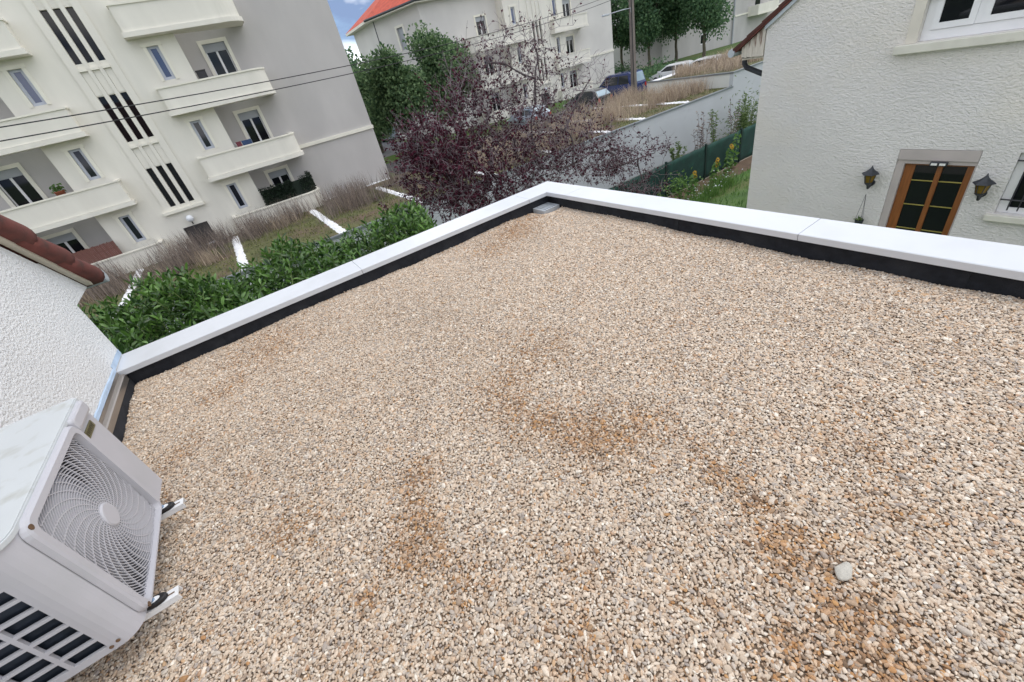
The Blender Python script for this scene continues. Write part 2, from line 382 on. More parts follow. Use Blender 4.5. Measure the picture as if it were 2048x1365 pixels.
hm.loft([[(x, 560, GZ-2) for x in hx], [(x, 595, GZ+.55*(z-GZ)) for x, y, z in top], top, [(x, 700, GZ-2) for x in hx]], caps=False, closed=False)
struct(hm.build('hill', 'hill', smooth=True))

# ------------------------------------------------------------------ blocks of flats
SX = -2.17                                       # axis of the stair in building coordinates
def mir(x): return 2*SX-x
def rail_path(left, out=0.):
    """plan of a balcony edge: straight front, rounded outer end"""
    pts = [(-.65-out, 24.6), (-.65-out, 24.1-out), (2.85, 24.1-out)]
    for k in range(1, 9):
        q = math.pi/2*k/8; pts.append((2.85+(.75+out)*math.sin(q), 24.72-(.62+out)*math.cos(q)))
    pts.append((3.6+out, 25.6))
    if left: pts = [(mir(x)-(.02 if i < 2 else 0)-(1.0 if i > 1 else 0), y) for i, (x, y) in enumerate(pts)]
    return pts
def strip(pts, th):
    """thin wall outline following a plan path, thickness to the inside"""
    inner = []; c = (sum(p[0] for p in pts)/len(pts), 25.7)
    for x, y in pts:
        dx, dy = c[0]-x, c[1]-y; k = math.hypot(dx, dy); inner.append((x+dx/k*th, y+dy/k*th))
    return pts, inner
def apartment(name, ox, oy, levels, eave, label, chamfer=None, back=11., left_x=-12.1, right_x=7.75, curtain=False):
    root = thing(name, (SX+ox, 25.6+oy, GZ), label, 'building')
    X = lambda x: x+ox
    Y = lambda y: y+oy
    # storeys: index k has narrow-window sill at -3.3+2.7k
    ks = range(levels)
    front = []; 
    for k in ks:
        zs = -3.3+2.7*k
        for cx in (-.015, -4.385): front.append((X(cx-.205), X(cx+.205), zs, zs+1.15))
    slots = []
    for k in range(levels-1):
        z0, z1 = -2.36+2.72*k, -.72+2.72*k
        if z1 > eave-.1: z1 = eave-.15
        for a in (-2.66, -2.28, -1.90): slots.append((X(a), X(a+.22), z0, z1))
    door = (X(-2.74), X(-1.72), GZ, -3.34)
    m = MB(); bayL, bayR = X(mir(.92)), X(.92)
    m.holed(bayL, bayR, GZ, eave, front+slots+[door], .16, fy(Y(24.6)))
    m.quad((bayR, Y(24.6), GZ), (bayR, Y(25.6), GZ), (bayR, Y(25.6), eave), (bayR, Y(24.6), eave))
    m.quad((bayL, Y(25.6), GZ), (bayL, Y(24.6), GZ), (bayL, Y(24.6), eave), (bayL, Y(25.6), eave))
    m.build('front_bay', 'render_cream', root)
    rw = []; lw = []
    for k in ks:
        zs = -3.3+2.7*k; rw.append((X(1.75), X(2.65), zs-1.0 if k else zs-.75, zs+1.04)); lw.append((X(-7.42), X(-6.50), zs-1.0 if k else zs-.75, zs+1.04))
    m = MB(); lx, rx = X(left_x), X(right_x)
    m.holed(lx, rx, GZ, eave, rw+lw, .2, fy(Y(25.6)))
    bl = chamfer if chamfer else (lx, Y(25.6+back))
    m.quad((rx, Y(25.6), GZ), (rx, Y(25.6+back), GZ), (rx, Y(25.6+back), eave), (rx, Y(25.6), eave))
    P = (lx, Y(25.6)); 
    ux, uy = bl[0]-P[0], bl[1]-P[1]; LL = math.hypot(ux, uy)
    sw = [(LL*.40, LL*.53, z-.1, z+1.35) for z in ((-3.1+2.7*k) for k in ks)] if chamfer else []
    nrm = (-uy/LL, ux/LL)
    m.holed(0, LL, GZ, eave, sw, .2, lambda u, v, d: (P[0]+ux/LL*u-nrm[0]*d*-1*(-1), P[1]+uy/LL*u+nrm[1]*d*-1, v))
    m.quad((rx, Y(25.6+back), GZ), (bl[0], Y(25.6+back), GZ), (bl[0], Y(25.6+back), eave), (rx, Y(25.6+back), eave))
    if chamfer: m.quad((bl[0], bl[1], GZ), (bl[0], Y(25.6+back), GZ), (bl[0], Y(25.6+back), eave), (bl[0], bl[1], eave))
    m.build('wall', 'render_pale' if chamfer else 'render_grey', root)
    MB().box(lx+.35, rx-.3, Y(25.85), Y(25.6+back-.3), GZ, eave-.05).build('interior_core', 'glass_dark', root)
    # narrow windows
    w0 = None
    for (a, b, c, d) in front:
        cx = (a+b)/2; at = (cx, Y(24.6), c)
        if w0 is None:
            q = MB(); y = Y(24.6)
            q.box(a-.12, a, y-.035, y+.02, c-.02, d+.12).box(b, b+.12, y-.035, y+.02, c-.02, d+.12).box(a-.16, b+.16, y-.05, y+.02, d+.0, d+.12)
            w0 = q.build('window', 'trim_cream', root, at)
            f = MB(); f.box(a+.002, a+.10, y+.09, y+.155, c+.002, d-.002).box(b-.10, b-.002, y+.09, y+.155, c+.002, d-.002).box(a+.10, b-.10, y+.09, y+.155, c+.002, c+.10).box(a+.10, b-.10, y+.09, y+.155, d-.08, d-.002)
            f.build('frame', 'pvc_grey', w0, at)
            pn = (MB().box(a+.09, b-.09, y+.12, y+.14, c+.09, d-.07)
            .build('pane', 'glass_blue', w0, at))
            blue = pn.data; navy = blue.copy(); navy.materials[0] = MATS['glass_navy']; pn.data = navy
        else:
            w_ = dup(w0, root, at)
            if c > 1.5:
                for ch in w_.children:
                    if ch.name.startswith('pane'): ch.data = blue
    # stair slots with little sills, and the fluted strips between them
    for (a, b, c, d) in slots:
        MB().box(a+.003, b-.003, Y(24.72), Y(24.75), c+.003, d-.003).build('stair_pane', 'glass_dark', root, (a, Y(24.6), c))
        q = MB(); q.box(a-.02, b+.02, Y(24.50), Y(24.6), c-.25, c-.16).build('slot_sill', 'trim_cream', root, (a, Y(24.6), c))
        if c < -2: continue
        q = MB(); q.box(a-.0, b+.0, Y(24.585), Y(24.6), c-1.05, c-.26).build('spandrel', 'render_cream', root, (a, Y(24.6), c))
    for a, b in ((-2.93, -2.67), (-2.43, -2.29), (-2.05, -1.91), (-1.67, -1.41)):
        MB().box(X(a), X(b), Y(24.55), Y(24.6), -2.50, eave-.12).build('pilaster', 'render_cream', root, (X(a), Y(24.6), -2.5))
    MB().box(X(-3.06), X(-1.40), Y(24.42), Y(24.602), -2.62, -2.50).build('string_sill', 'trim_cream', root)
    dr = MB().box(door[0]+.01, door[1]-.01, Y(24.70), Y(24.75), GZ, -3.35).build('door', 'door_dark', root, (door[0], Y(24.6), GZ))
    MB().box(door[0]+.48, door[0]+.54, Y(24.66), Y(24.70), GZ+.02, -3.36).build('door_meeting_stile', 'iron', dr, (door[0], Y(24.6), GZ))
    lampb = MB().tube([(X(-2.25), Y(24.6), -3.26), (X(-2.25), Y(24.45), -3.24), (X(-2.25), Y(24.42), -3.14)], .025, 6).build('lamp_bracket', 'iron', root)
    MB().lathe([(.02, -.15), (.10, -.12), (.145, -.05), (.15, .02), (.12, .10), (.05, .145), (.005, .15)], (X(-2.25), Y(24.42), -3.0), 12).build('lamp_globe', 'white_lamp', lampb, smooth=True)
    # loggia windows
    for wins, sd in ((rw, 1), (lw, -1)):
        w1 = None
        for k, (a, b, c, d) in enumerate(wins):
            at = (a, Y(25.6), d)
            y = Y(25.6)
            if w1 is None or k == 1:
                q = MB(); q.box(a-.14, a, y-.04, y+.02, c, d+.14).box(b, b+.14, y-.04, y+.02, c, d+.14).box(a, b, y-.04, y+.02, d, d+.14)
                w1 = q.build('window', 'trim_cream', root, at)
                MB().box(a+.003, b-.003, y+.06, y+.18, d-.30, d-.003).build('roller_shutter', 'shutter_grey', w1, at)
                f = MB(); mid = (a+b)/2
                f.box(mid-.045, mid+.045, y+.10, y+.17, c+.06, d-.30).box(a+.003, a+.05, y+.10, y+.17, c+.003, d-.30).box(b-.05, b-.003, y+.10, y+.17, c+.003, d-.30).box(a+.05, b-.05, y+.10, y+.17, c+.003, c+.06)
                f.build('frame', 'pvc_white', w1, at)
                for p0, p1 in ((a+.05, mid-.045), (mid+.045, b-.05)): MB().box(p0, p1, y+.12, y+.14, c+.06, d-.30).build('pane', 'glass_dark', w1, at)
            else: dup(w1, root, at)
    if chamfer:
        for (a, b, c, d) in sw:
            q = MB(); fn = lambda u, v, dd: (P[0]+ux/LL*u-nrm[0]*dd, P[1]+uy/LL*u-nrm[1]*dd, v)
            g = lambda u0, u1, v0, v1, e0, e1: q.hull8([fn(u0, v0, e0), fn(u1, v0, e0), fn(u1, v1, e0), fn(u0, v1, e0)], [fn(u0, v0, e1), fn(u1, v0, e1), fn(u1, v1, e1), fn(u0, v1, e1)])
            g(a-.18, a, c, d+.15, -.04, .03); g(b, b+.18, c, d+.15, -.04, .03); g(a, b, d, d+.15, -.04, .03)
            o = q.build('window', 'trim_cream', root)
            q = MB(); g(a+.01, b-.01, c+.01, d-.01, .10, .16); q.build('roller_shutter', 'shutter_grey', o)
    # balconies
    for left in (False, True):
        for k in range(0, levels+1):
            zr = -3.48+2.68*k                    # top of the rail
            if zr > eave+.6: continue
            if k == levels and eave < zr+.3: continue
            outer, inner = strip(rail_path(left), .12); po = outer+inner[::-1]
            if left: po = po[::-1]
            ox_ = [(X(x), Y(y)) for x, y in po]
            zb = zr-.85 if k else GZ
            nm = MB(); nm.prism(ox_, zb, zr-.06)
            ctr = (X(1.5) if not left else X(-6.5), Y(24.1), zb)
            bal = nm.build('balcony', 'render_cream', root, ctr)
            o2, i2 = strip(rail_path(left, .04), .2); pc = o2+i2[::-1]
            if left: pc = pc[::-1]
            MB().prism([(X(x), Y(y)) for x, y in pc], zr-.06, zr).build('coping', 'trim_cream', bal, ctr)
            if k:
                sl = rail_path(left, .07)
                if left: sl = sl[::-1]
                MB().prism([(X(x), Y(y)) for x, y in sl], zb-.17, zb-.008).build('slab', 'render_cream', bal, ctr)
    # string course on the plain wall and on the wall's other end
    MB().box(X(3.62), rx+.03, Y(25.52), Y(25.602), -1.62, -1.46).build('string_course', 'trim_cream', root)
    MB().box(lx-.03, X(mir(3.62)-1.0), Y(25.52), Y(25.602), -1.62, -1.46).build('string_course', 'trim_cream', root)
    # roof
    e = .55; yb = Y(25.6+back)+e; yf = Y(25.6)-e; zt = eave+3.4
    ring = [(rx+e, yf), (rx+e, yb), (lx-e, yb), (lx-e, Y(30) if chamfer else yf), (lx-e, yf)]
    if chamfer: ring = [(rx+e, yf), (rx+e, yb), (bl[0]-e, yb), (bl[0]-e-.1, bl[1]), (lx-e*.7, yf)]
    ym = (yf+yb)/2
    rf = MB(); k = len(ring); rl, rr_ = (min(r[0] for r in ring)+5.5, ym, zt), (rx+e-5.5, ym, zt)
    pts = [(x, y, eave+.05) for x, y in ring]
    rf.quad(pts[0], pts[1], rr_); rf.quad(pts[1], pts[2], rl, rr_); rf.quad(pts[2], pts[3], rl); rf.quad(pts[3], pts[4], rl); rf.quad(pts[4], pts[0], rr_, rl)
    roof = rf.build('roof', 'roof_tile', root)
    MB().prism(ring, eave-.12, eave+.045).build('eave_board', 'trim_cream', roof)
    gp = ring[:1]+ring[4:5]+ring[3:4]
    MB().tube([(x, y, eave+.02) for x, y in gp], .09, 6).build('gutter', 'zinc_dark', roof)
    MB().box(bayL-.1, bayR+.1, Y(24.2), Y(25.6)-e-.003, eave-.02, eave+.10).build('bay_roof', 'roof_tile', root)
    if chamfer:
        MB().tube([(bl[0]+.05, bl[1]-.08, eave), (bl[0]+.05, bl[1]-.08, GZ)], .06, 6).build('downpipe', 'zinc_dark', root)
    return root
apA = apartment('apartment_block', 0, 0, 4, 7.35, 'tall cream block of flats rising straight behind the laurel hedge')
apB = apartment('apartment_block', 29.34, 10.3, 3, 4.72, 'cream flats with red tiled roof half hidden by the purple leaved tree', chamfer=(15.45, 41.2))
# the third block, seen only behind the street trees
rc = thing('apartment_block', (57, 37, GZ), 'grey rendered block of flats standing behind the row of street trees', 'building')
cA, cB, cE = onz(1331, 127, GZ), onz(1466, 100, GZ), 9.
c0, c1, c2, c3 = (48.5, 39.2), (58.6, 36.9), (78, 36.9), (78, 48)
q = MB(); LL = math.hypot(c1[0]-c0[0], c1[1]-c0[1]); ux, uy = (c1[0]-c0[0])/LL, (c1[1]-c0[1])/LL
fch = lambda u, v, d: (c0[0]+ux*u-uy*d, c0[1]+uy*u+ux*d, v)
cw = [(5.6, 6.6, -3.5+2.7*k, -2.3+2.7*k) for k in range(4)]
q.holed(0, LL, GZ, cE, cw, .2, fch)
q.quad((*c1, GZ), (*c2, GZ), (*c2, cE), (*c1, cE)).quad((*c2, GZ), (*c3, GZ), (*c3, cE), (*c2, cE)).quad((*c3, GZ), (48.5, 48, GZ), (48.5, 48, cE), (*c3, cE)).quad((48.5, 48, GZ), (*c0, GZ), (*c0, cE), (48.5, 48, cE)).build('wall', 'render_grey', rc)
for (a, b, c, d) in cw:
    q = MB(); hb = lambda u0, u1, v0, v1, e0, e1: q.hull8([fch(u0, v0, e0), fch(u1, v0, e0), fch(u1, v1, e0), fch(u0, v1, e0)], [fch(u0, v0, e1), fch(u1, v0, e1), fch(u1, v1, e1), fch(u0, v1, e1)])
    hb(a, b, d-.25, d, .08, .16); hb(a, a+.08, c, d-.25, .08, .16); hb(b-.08, b, c, d-.25, .08, .16); hb((a+b)/2-.05, (a+b)/2+.05, c, d-.25, .08, .16); hb(a+.08, b-.08, c, c+.08, .08, .16)
    w = q.build('window', 'pvc_white', rc); q = MB(); hb(a+.08, b-.08, c+.08, d-.25, .11, .13); q.build('pane', 'glass_dark', w)
MB().box(c1[0]+.35, c2[0], 36.82, 36.902, -1.62, -1.46).build('string_course', 'trim_cream', rc)
MB().tube([(c1[0]-.05, c1[1]-.12, cE), (c1[0]-.05, c1[1]-.12, GZ)], .09, 6).build('downpipe', 'shutter_grey', rc)
for k in range(3):
    z = -.95+2.7*k
    b = MB().box(61.6, 66, 35.6, 36.89, z-.85, z).build('balcony', 'render_cream', rc)
    MB().box(61.55, 66.05, 35.55, 36.89, z-1.02, z-.853).build('slab', 'trim_cream', b)
    d = MB().box(63, 64, 36.86, 36.895, z-.5, z+1.3).build('window', 'glass_dark', rc)
q = MB(); ring = [(47.9, 38.6), (58.4, 36.2), (78.6, 36.2), (78.6, 48.6), (47.9, 48.6)]; q.prism(ring, cE, cE+.2)
pk = (60, 43, cE+4)
for i in range(5):
    a, b = ring[i], ring[(i+1) % 5]; q.quad((*a, cE+.2), (*b, cE+.2), pk)
q.build('roof', 'roof_tile', rc)

# things on the balconies of the nearest block
hs = thing('hedge_screen', (2.2, 24.4, -3.5), 'dark green leafy screen along the ground floor terrace of the cream flats', 'hedge screen')
pth = strip(rail_path(False), .16)[1]
P = []; 
for i in range(2, len(pth)-1):
    (xa, ya), (xb, yb) = pth[i], pth[i+1]
    n = int(420*math.hypot(xb-xa, yb-ya))+1
    for _ in range(n):
        t = rnd.random(); P.append((xa+(xb-xa)*t, ya+(yb-ya)*t-.02, -3.46+rnd.random()*.78))
for _ in range(1300):
    P.append((rnd.uniform(.95, 2.45), 24.22+rnd.random()*.06, -3.46+rnd.random()*.76))
P = V3(P); leaf_cloud('foliage', P, rng.normal(size=P.shape)+[0, -.6, .2], rng.uniform(.07, .12, len(P)), .05, 'screen_leaf', hs, LOC[hs.name])
pth2 = [(x-.03, y+.03) for x, y in pth[2:-1]]
o, i_ = [(.95, 24.25)]+pth2, None
fr = MB(); fr.loft([[(x, y, -3.5), (x, y+.03, -3.5), (x, y+.03, -2.80), (x, y, -2.80)] for x, y in o]); fr.build('backing', 'screen_backing', hs)
bs = thing('brush_screen', (-6.6, 24.3, -3.5), 'reddish brown reed screen on the ground floor terrace of the cream flats', 'screen')
k = 0
for x in np.arange(-8.9, -5.2, .045):
    pass
sm = MB()
for x in np.arange(-9.2, -5.22, .05): sm.box(x, x+.042, 24.26+rnd.random()*.02, 24.30, -3.6, -2.92+rnd.random()*.04)
sm.build('reeds', 'brush_screen', bs)
MB().box(-9.2, -5.2, 24.302, 24.32, -3.2, -3.15).build('wire', 'iron', bs)
tag(MB().lathe([(.13, 0), (.17, .30), (.19, .31), (.19, .34), (.15, .34), (.14, .30), (.0, .29)], (-5.75, 24.9, -1.02), 10).build('flower_pot', 'terracotta', smooth=True), 'small clay plant pot on the first floor balcony', 'plant pot')
pl = thing('potted_plant', (-5.75, 24.9, -.72), 'yellow green houseplant in a clay pot on the first floor balcony', 'plant')
P = V3([(-5.75, 24.9, -.70)]*70)+rng.normal(size=(70, 3))*[.10, .06, .07]+[0, 0, .1]
leaf_cloud('foliage', P, rng.normal(size=P.shape)+[0, 0, .8], .13, .07, 'garden_leaf', pl, LOC[pl.name])
MB().tube([(-5.75, 24.9, -.74), (-5.74, 24.9, -.55)], .012, 5).build('stem', 'bark', pl)
dryr = thing('clothes_airer', (1.3, 24.75, -1.75), 'folding rack hung with blue and red laundry on a balcony', 'clothes airer')
MB().tube([(.98, 24.7, -1.75), (1.35, 24.7, -.62), (1.7, 24.7, -.62)], .012, 5).tube([(1.7, 24.7, -1.75), (1.0, 24.7, -.62)], .012, 5).build('frame', 'pvc_white', dryr)
for x, c, z in ((1.05, 'plastic_red', -.70), (1.3, 'plastic_blue', -.78), (1.5, 'plastic_blue', -.85)):
    MB().hull8([(x, 24.64, -.62), (x+.22, 24.64, -.62), (x+.20, 24.62, z-.32), (x+.02, 24.63, z-.30)], [(x, 24.75, -.61), (x+.22, 24.75, -.61), (x+.2, 24.77, z-.30), (x+.02, 24.77, z-.28)]).build('cloth', c, dryr)
tv = thing('storage_box', (1.05, 24.9, 1.0), 'black box standing on the balcony beside the loggia window', 'box')
MB().box(1.0, 1.35, 24.8, 25.1, 1.0, 2.2).build('body', 'iron', tv, bevel=.01); MB().box(.98, 1.37, 24.78, 25.12, 2.203, 2.24).build('lid', 'door_dark', tv)

# ------------------------------------------------------------------ planted garage roof in front of the flats
EY = 17.25                                        # front edge
gr = thing('garage_block', (8, EY, -7.05), 'long low garage with grey rendered front and planted roof', 'garage')
MB().box(-14, 27.9, EY, EY+.25, -7.04, GZ-.03).build('front_wall', 'concrete_wall', gr)
for i, x in enumerate(np.arange(-14, 27.8, 2.999)):
    x1 = min(x+2.99, 27.9); MB().box(x, x1, EY-.05, EY+.13, GZ-.028, GZ+.06).build('edge_profile', 'zinc_edge', gr, (x, EY, GZ))
MB().box(8.5, 27.9, 25.552, 25.68, RZ-.1, GZ-.0).build('rear_wall', 'concrete_wall', gr)
MB().box(-14, 27.9, EY+.25, 25.55, GZ-.2, GZ+.015).build('roof_bed', 'sedum', gr)
sx0 = [-8.75, -5.0, -1.02, 2.72, 6.35, 10.1, 13.8, 17.5, 20.2, 24.0]
def pebble_strip(x0, x1, y0, y1, z):
    m = MB(); nx, ny = max(2, int((x1-x0)/.10)), max(2, int((y1-y0)/.10))
    for j in range(ny+1):
        for i in range(nx+1):
            e = i in (0, nx) or j in (0, ny)
            m.v.append((x0+(x1-x0)*i/nx+rnd.uniform(-.03, .03), y0+(y1-y0)*j/ny+rnd.uniform(-.03, .03), z+(0 if e else .03+rnd.random()*.05)))
    for j in range(ny):
        for i in range(nx):
            k = j*(nx+1)+i; m.f.append((k, k+1, k+nx+2, k+nx+1))
    return m
for x in sx0: pebble_strip(x-.16, x+.16, EY+.2, 23.95 if x < 7 else 25.4, GZ+.015).build('white_pebble_strip', 'white_pebble', gr, (x, EY, GZ))
pebble_strip(3.7, 7.7, 25.22, 25.5, GZ+.016).build('white_pebble_strip', 'white_pebble', gr)
pebble_strip(-4.9, -1.3, 24.28, 24.5, GZ+.016).build('white_pebble_strip', 'white_pebble', gr)
gb = thing('garage_block', (31, EY, -7.05), 'higher white garage with straw covered roof beyond the step', 'garage')
GT = -3.50
MB().box(27.9, 46, EY, EY+.25, -7.04, GT-.06).build('front_wall', 'concrete_wall', gb)
MB().box(27.9, 28.15, EY+.25, 23.9, GZ-.3, GT-.06).build('side_wall', 'white_wall', gb)
MB().box(28.15, 37, EY+.25, 23.9, GT-.25, GT-.02).build('roof_bed', 'sedum', gb)
for x in np.arange(27.85, 45, 3.0): MB().box(x, x+2.99, EY-.05, EY+.13, GT-.058, GT+.02).build('edge_profile', 'zinc_edge', gb, (x, EY, GT))
MB().box(27.85, 28.05, EY+.132, 23.9, GT-.058, GT+.02).build('edge_profile', 'zinc_edge', gb)
pebble_strip(28.1, 37, 23.2, 23.7, GT-.02).build('white_pebble_strip', 'white_pebble', gb)

# dry grasses and sedum on the roofs
def scatter(n, x0, x1, y0, y1, z, keep): 
    out = []
    while len(out) < n:
        x, y = rnd.uniform(x0, x1), rnd.uniform(y0, y1)
        if keep(x, y): out.append((x, y, z))
    return V3(out)
def away(x): return min(abs(x-s) for s in sx0) > .28
def tufts(n, per, x0, x1, y0, y1, z, keep, sp):
    c = scatter(n, x0, x1, y0, y1, z, keep); P = np.repeat(c, per, 0); return P+rng.normal(size=P.shape)*[sp, sp, 0]
P = np.concatenate([tufts(46, 60, -9, 7.4, 23.0, 23.95, GZ, lambda x, y: away(x), .22), tufts(64, 60, -8, 7.2, 20.4, 23.0, GZ, lambda x, y: away(x) and (x < -1.3 or x > 3 or y > 21.8), .30)])
H = rng.uniform(.3, 1.25, len(P))
tag(blades('dry_grass', P, H, rng.uniform(.02, .45, len(P)), .007, 'dry_stem', None, (0, 22, GZ)), 'thin grey brown dead stalks along the base of the cream flats', 'dry grass', kind='stuff')
P = np.concatenate([tufts(185, 75, 9, 27.5, 18.3, 25.2, GZ, lambda x, y: y > 18.2+.02*(x-9), .24), tufts(10, 60, 24.5, 27.6, 18.8, 20, GZ, lambda x, y: True, .14)])
tag(blades('straw_grass', P, rng.uniform(.2, 1.05, len(P)), rng.uniform(.05, .9, len(P)), .009, 'straw', None, (18, 22, GZ)), 'dense tan straw grass covering the low garage roof before the blue van', 'straw grass', kind='stuff')
P = tufts(80, 60, 28.4, 36.5, 18.0, 23.2, GT, lambda x, y: True, .22)
tag(blades('straw_grass', P, rng.uniform(.2, .8, len(P)), rng.uniform(.05, .9, len(P)), .010, 'straw', None, (32, 20, GT)), 'straw grass on top of the higher white garage', 'straw grass', kind='stuff')
P = np.concatenate([tufts(10, 70, -7, 7, 20, 23.2, GZ, lambda x, y: away(x), .2)])
tag(blades('tan_grass', P, rng.uniform(.3, .7, len(P)), rng.uniform(.1, .6, len(P)), .010, 'straw', None, (0, 21, GZ)), 'scattered tan tufts between the white pebble strips by the flats', 'grass tufts', kind='stuff')
P = scatter(16000, -9, 27.6, EY+.25, 25.2, GZ+.01, lambda x, y: away(x))
tag(blades('sedum_cover', P, rng.uniform(.03, .10, len(P)), rng.uniform(.2, 1., len(P)), .016, 'sedum_leaf', None, (5, 20, GZ)), 'low yellow green sedum mat on the garage roof', 'sedum', kind='stuff')

# ------------------------------------------------------------------ our flat roof: parapet, coping, upstand
CT = -1.35                                        # coping top
OX, OY, IX, IY = 3.205, 4.325, 2.915, 3.985       # outer and inner coping lines
WX = -1.39                                        # face of the white house
RB = -1.8                                         # rear end of what is modelled
fr_ = thing('flat_roof', (1, 2, -6.0), 'flat roof extension edged by a white metal parapet coping', 'flat roof')
MB().box(WX, OX-.06, OY-.24, OY-.06, -6.3, CT-.055).build('wall', 'render_cream', fr_)
MB().box(OX-.24, OX-.06, RB, OY-.24, -6.3, CT-.055).build('wall', 'render_cream', fr_)
MB().box(WX, OX-.24, RB, OY-.24, -1.95, -1.535).build('roof_deck', 'membrane', fr_)
def cop(path_in, path_out, nm='coping_panel'):
    """folded metal coping: sloping top, inner and outer fascia with a small drip"""
    m = MB(); rings = []
    for (xi, yi), (xo, yo) in zip(path_in, path_out):
        dx, dy = xo-xi, yo-yi; k = math.hypot(dx, dy); dx, dy = dx/k, dy/k
        rings.append([(xi+dx*.006, yi+dy*.006, CT-.046), (xi, yi, CT-.046), (xi, yi, CT-.004), (xi+dx*.006, yi+dy*.006, CT), (xo-dx*.006, yo-dy*.006, CT+.006), (xo, yo, CT), (xo, yo, CT-.06), (xo-dx*.006, yo-dy*.006, CT-.06), (xo-dx*.02, yo-dy*.02, CT-.012), (xi+dx*.02, yi+dy*.02, CT-.014)])
    m.loft(rings)
    return m.build(nm, 'coping', fr_, (path_in[0][0], path_in[0][1], CT))
g = .0022
cop([(.63-g, IY), (WX+.004, IY)], [(.63-g, OY), (WX+.004, OY)])
cop([(2.66-g, IY), (.63+g, IY)], [(2.66-g, OY), (.63+g, OY)])
cop([(IX, 3.64+g), (IX, IY), (2.66+g, IY)], [(OX, 3.64+g), (OX, OY), (2.66+g, OY)])
cop([(IX, 1.25+g), (IX, 3.64-g)], [(OX, 1.25+g), (OX, 3.64-g)])
cop([(IX, -1.12+g), (IX, 1.25-g)], [(OX, -1.12+g), (OX, 1.25-g)])
# a thin joint cover under each butt joint
for x in (.63, 2.66): MB().box(x-.05, x+.05, IY+.008, OY-.008, CT-.010, CT-.0035).build('joint_plate', 'zinc_light', fr_, (x, IY, CT))
for y in (3.64, 1.25): MB().box(IX+.008, OX-.008, y-.05, y+.05, CT-.010, CT-.0035).build('joint_plate', 'zinc_light', fr_, (IX, y, CT))
# mineral felt upstand in lapped lengths
ux_ = [WX+.03, -.66, .27, 1.20, 2.1, 2.962]
for i in range(len(ux_)-1):
    t = .004*(i % 2); MB().box(ux_[i], ux_[i+1]+.03*(i < 4), 4.022-t-.004, 4.08-t*2, -1.60, CT-.03).build('upstand_felt', 'bitumen', fr_, (ux_[i], 4.02, -1.6))
uy_ = [4.015, 3.16, 2.25, 1.34, .43, -.5, -1.4]
for i in range(len(uy_)-1):
    t = .004*(i % 2); MB().box(2.958-t, 3.02-t*2, uy_[i+1]-.03*(i < 5), uy_[i], -1.60, CT-.03).build('upstand_felt', 'bitumen', fr_, (2.96, uy_[i], -1.6))
MB().box(WX+.004, WX+.036, RB, 4.01, -1.60, -1.425).build('upstand_felt', 'bitumen', fr_)
# folded flashing against the white house, blue film above it
fl = MB(); prof = [(WX+.002, -1.345), (WX+.012, -1.345), (WX+.014, -1.372), (WX+.034, -1.380), (WX+.042, -1.386), (WX+.042, -1.432), (WX+.002, -1.432)]
fl.loft([[(x, y, z) for x, z in prof] for y in (3.97, RB)]).build('wall_flashing', 'flashing', fr_)
sl = MB(); ring = []
for y in np.linspace(3.985, RB, 60):
    j = rnd.uniform(-.004, .004); ring.append([(WX+.001, y, -1.343), (WX+.012, y, -1.343), (WX+.008, y, -1.318+j), (WX+.001, y, -1.312+j)])
sl.loft(ring).build('sealant_bead', 'sealant', fr_)
MB().box(WX+.001, WX+.004, 3.99, 4.335, CT+.012, CT+.055).build('sealant_bead', 'sealant', fr_)
# drain grate in the corner
dg = thing('drain_grate', (2.82, 3.90, -1.52), 'grey metal leaf grate over the outlet in the parapet corner', 'drain grate')
x0, x1, y0, y1, z = 2.70, 2.925, 3.79, 4.0, -1.476
MB().box(x0, x1, y0, y0+.012, -1.54, z).box(x0, x1, y1-.012, y1, -1.54, z).box(x0, x0+.012, y0+.012, y1-.012, -1.54, z).box(x1-.012, x1, y0+.012, y1-.012, -1.54, z).build('frame', 'zinc_light', dg)
MB().box(x0+.012, x1-.012, y0+.012, y1-.012, -1.54, -1.50).build('pan', 'zinc', dg)
for k in range(6):
    xa = x0+.020+k*.034; MB().box(xa, xa+.018, y0+.0125, y1-.0125, z-.010, z-.002).build('slat', 'zinc_light', dg, (xa, y0, z))

# ------------------------------------------------------------------ gravel
stains = [(.83, 1.02, .17, .9), (.98, .96, .11, .7), (.74, 1.17, .10, .7), (.70, 1.30, .12, .7), (.66, 1.45, .12, .5), (.68, 1.64, .16, .5), (1.06, 1.76, .22, .35), (.85, 1.75, .15, .35), (.07, 1.45, .10, .8), (.02, 1.33, .08, .7), (-.04, 1.22, .09, .8), (-.08, 1.14, .11, .8), (0, 1.02, .08, .5), (1.10, .90, .08, .4), (1.06, .70, .09, .4), (1.02, .55, .11, .5), (.98, .38, .08, .5),
          (.94, .24, .09, .9), (.95, .14, .08, .8), (.88, .05, .12, .8), (.80, -.05, .12, .8), (.66, .08, .12, .7), (-.52, 1.67, .10, .5), (-.45, 1.55, .08, .5), (2.19, 3.65, .28, .7), (1.8, 3.5, .25, .45), (2.5, 3.85, .2, .6), (-.28, 1.08, .05, .7), (.57, .30, .07, .4), (-.97, 2.67, .14, .35), (-.34, 3.55, .35, .4),
          (.35, .62, .10, .3), (1.5, .3, .15, .3), (-1.05, 2.3, .1, .4), (-.7, 3.2, .2, .35), (.2, .45, .1, .4), (.0, .85, .08, .4), (.30, .80, .07, .3), (1.3, .12, .1, .3)]
def smooth_noise(x, y, s, seed):
    r = np.random.default_rng(seed); v = np.zeros_like(x)
    for o in range(3):
        for _ in range(4):
            a = r.uniform(0, 2*np.pi); ph = r.uniform(0, 6.28); k = s*(2**o)*r.uniform(.7, 1.3)
            v += np.sin((x*np.cos(a)+y*np.sin(a))*k+ph)/(2**o)
    return v/5
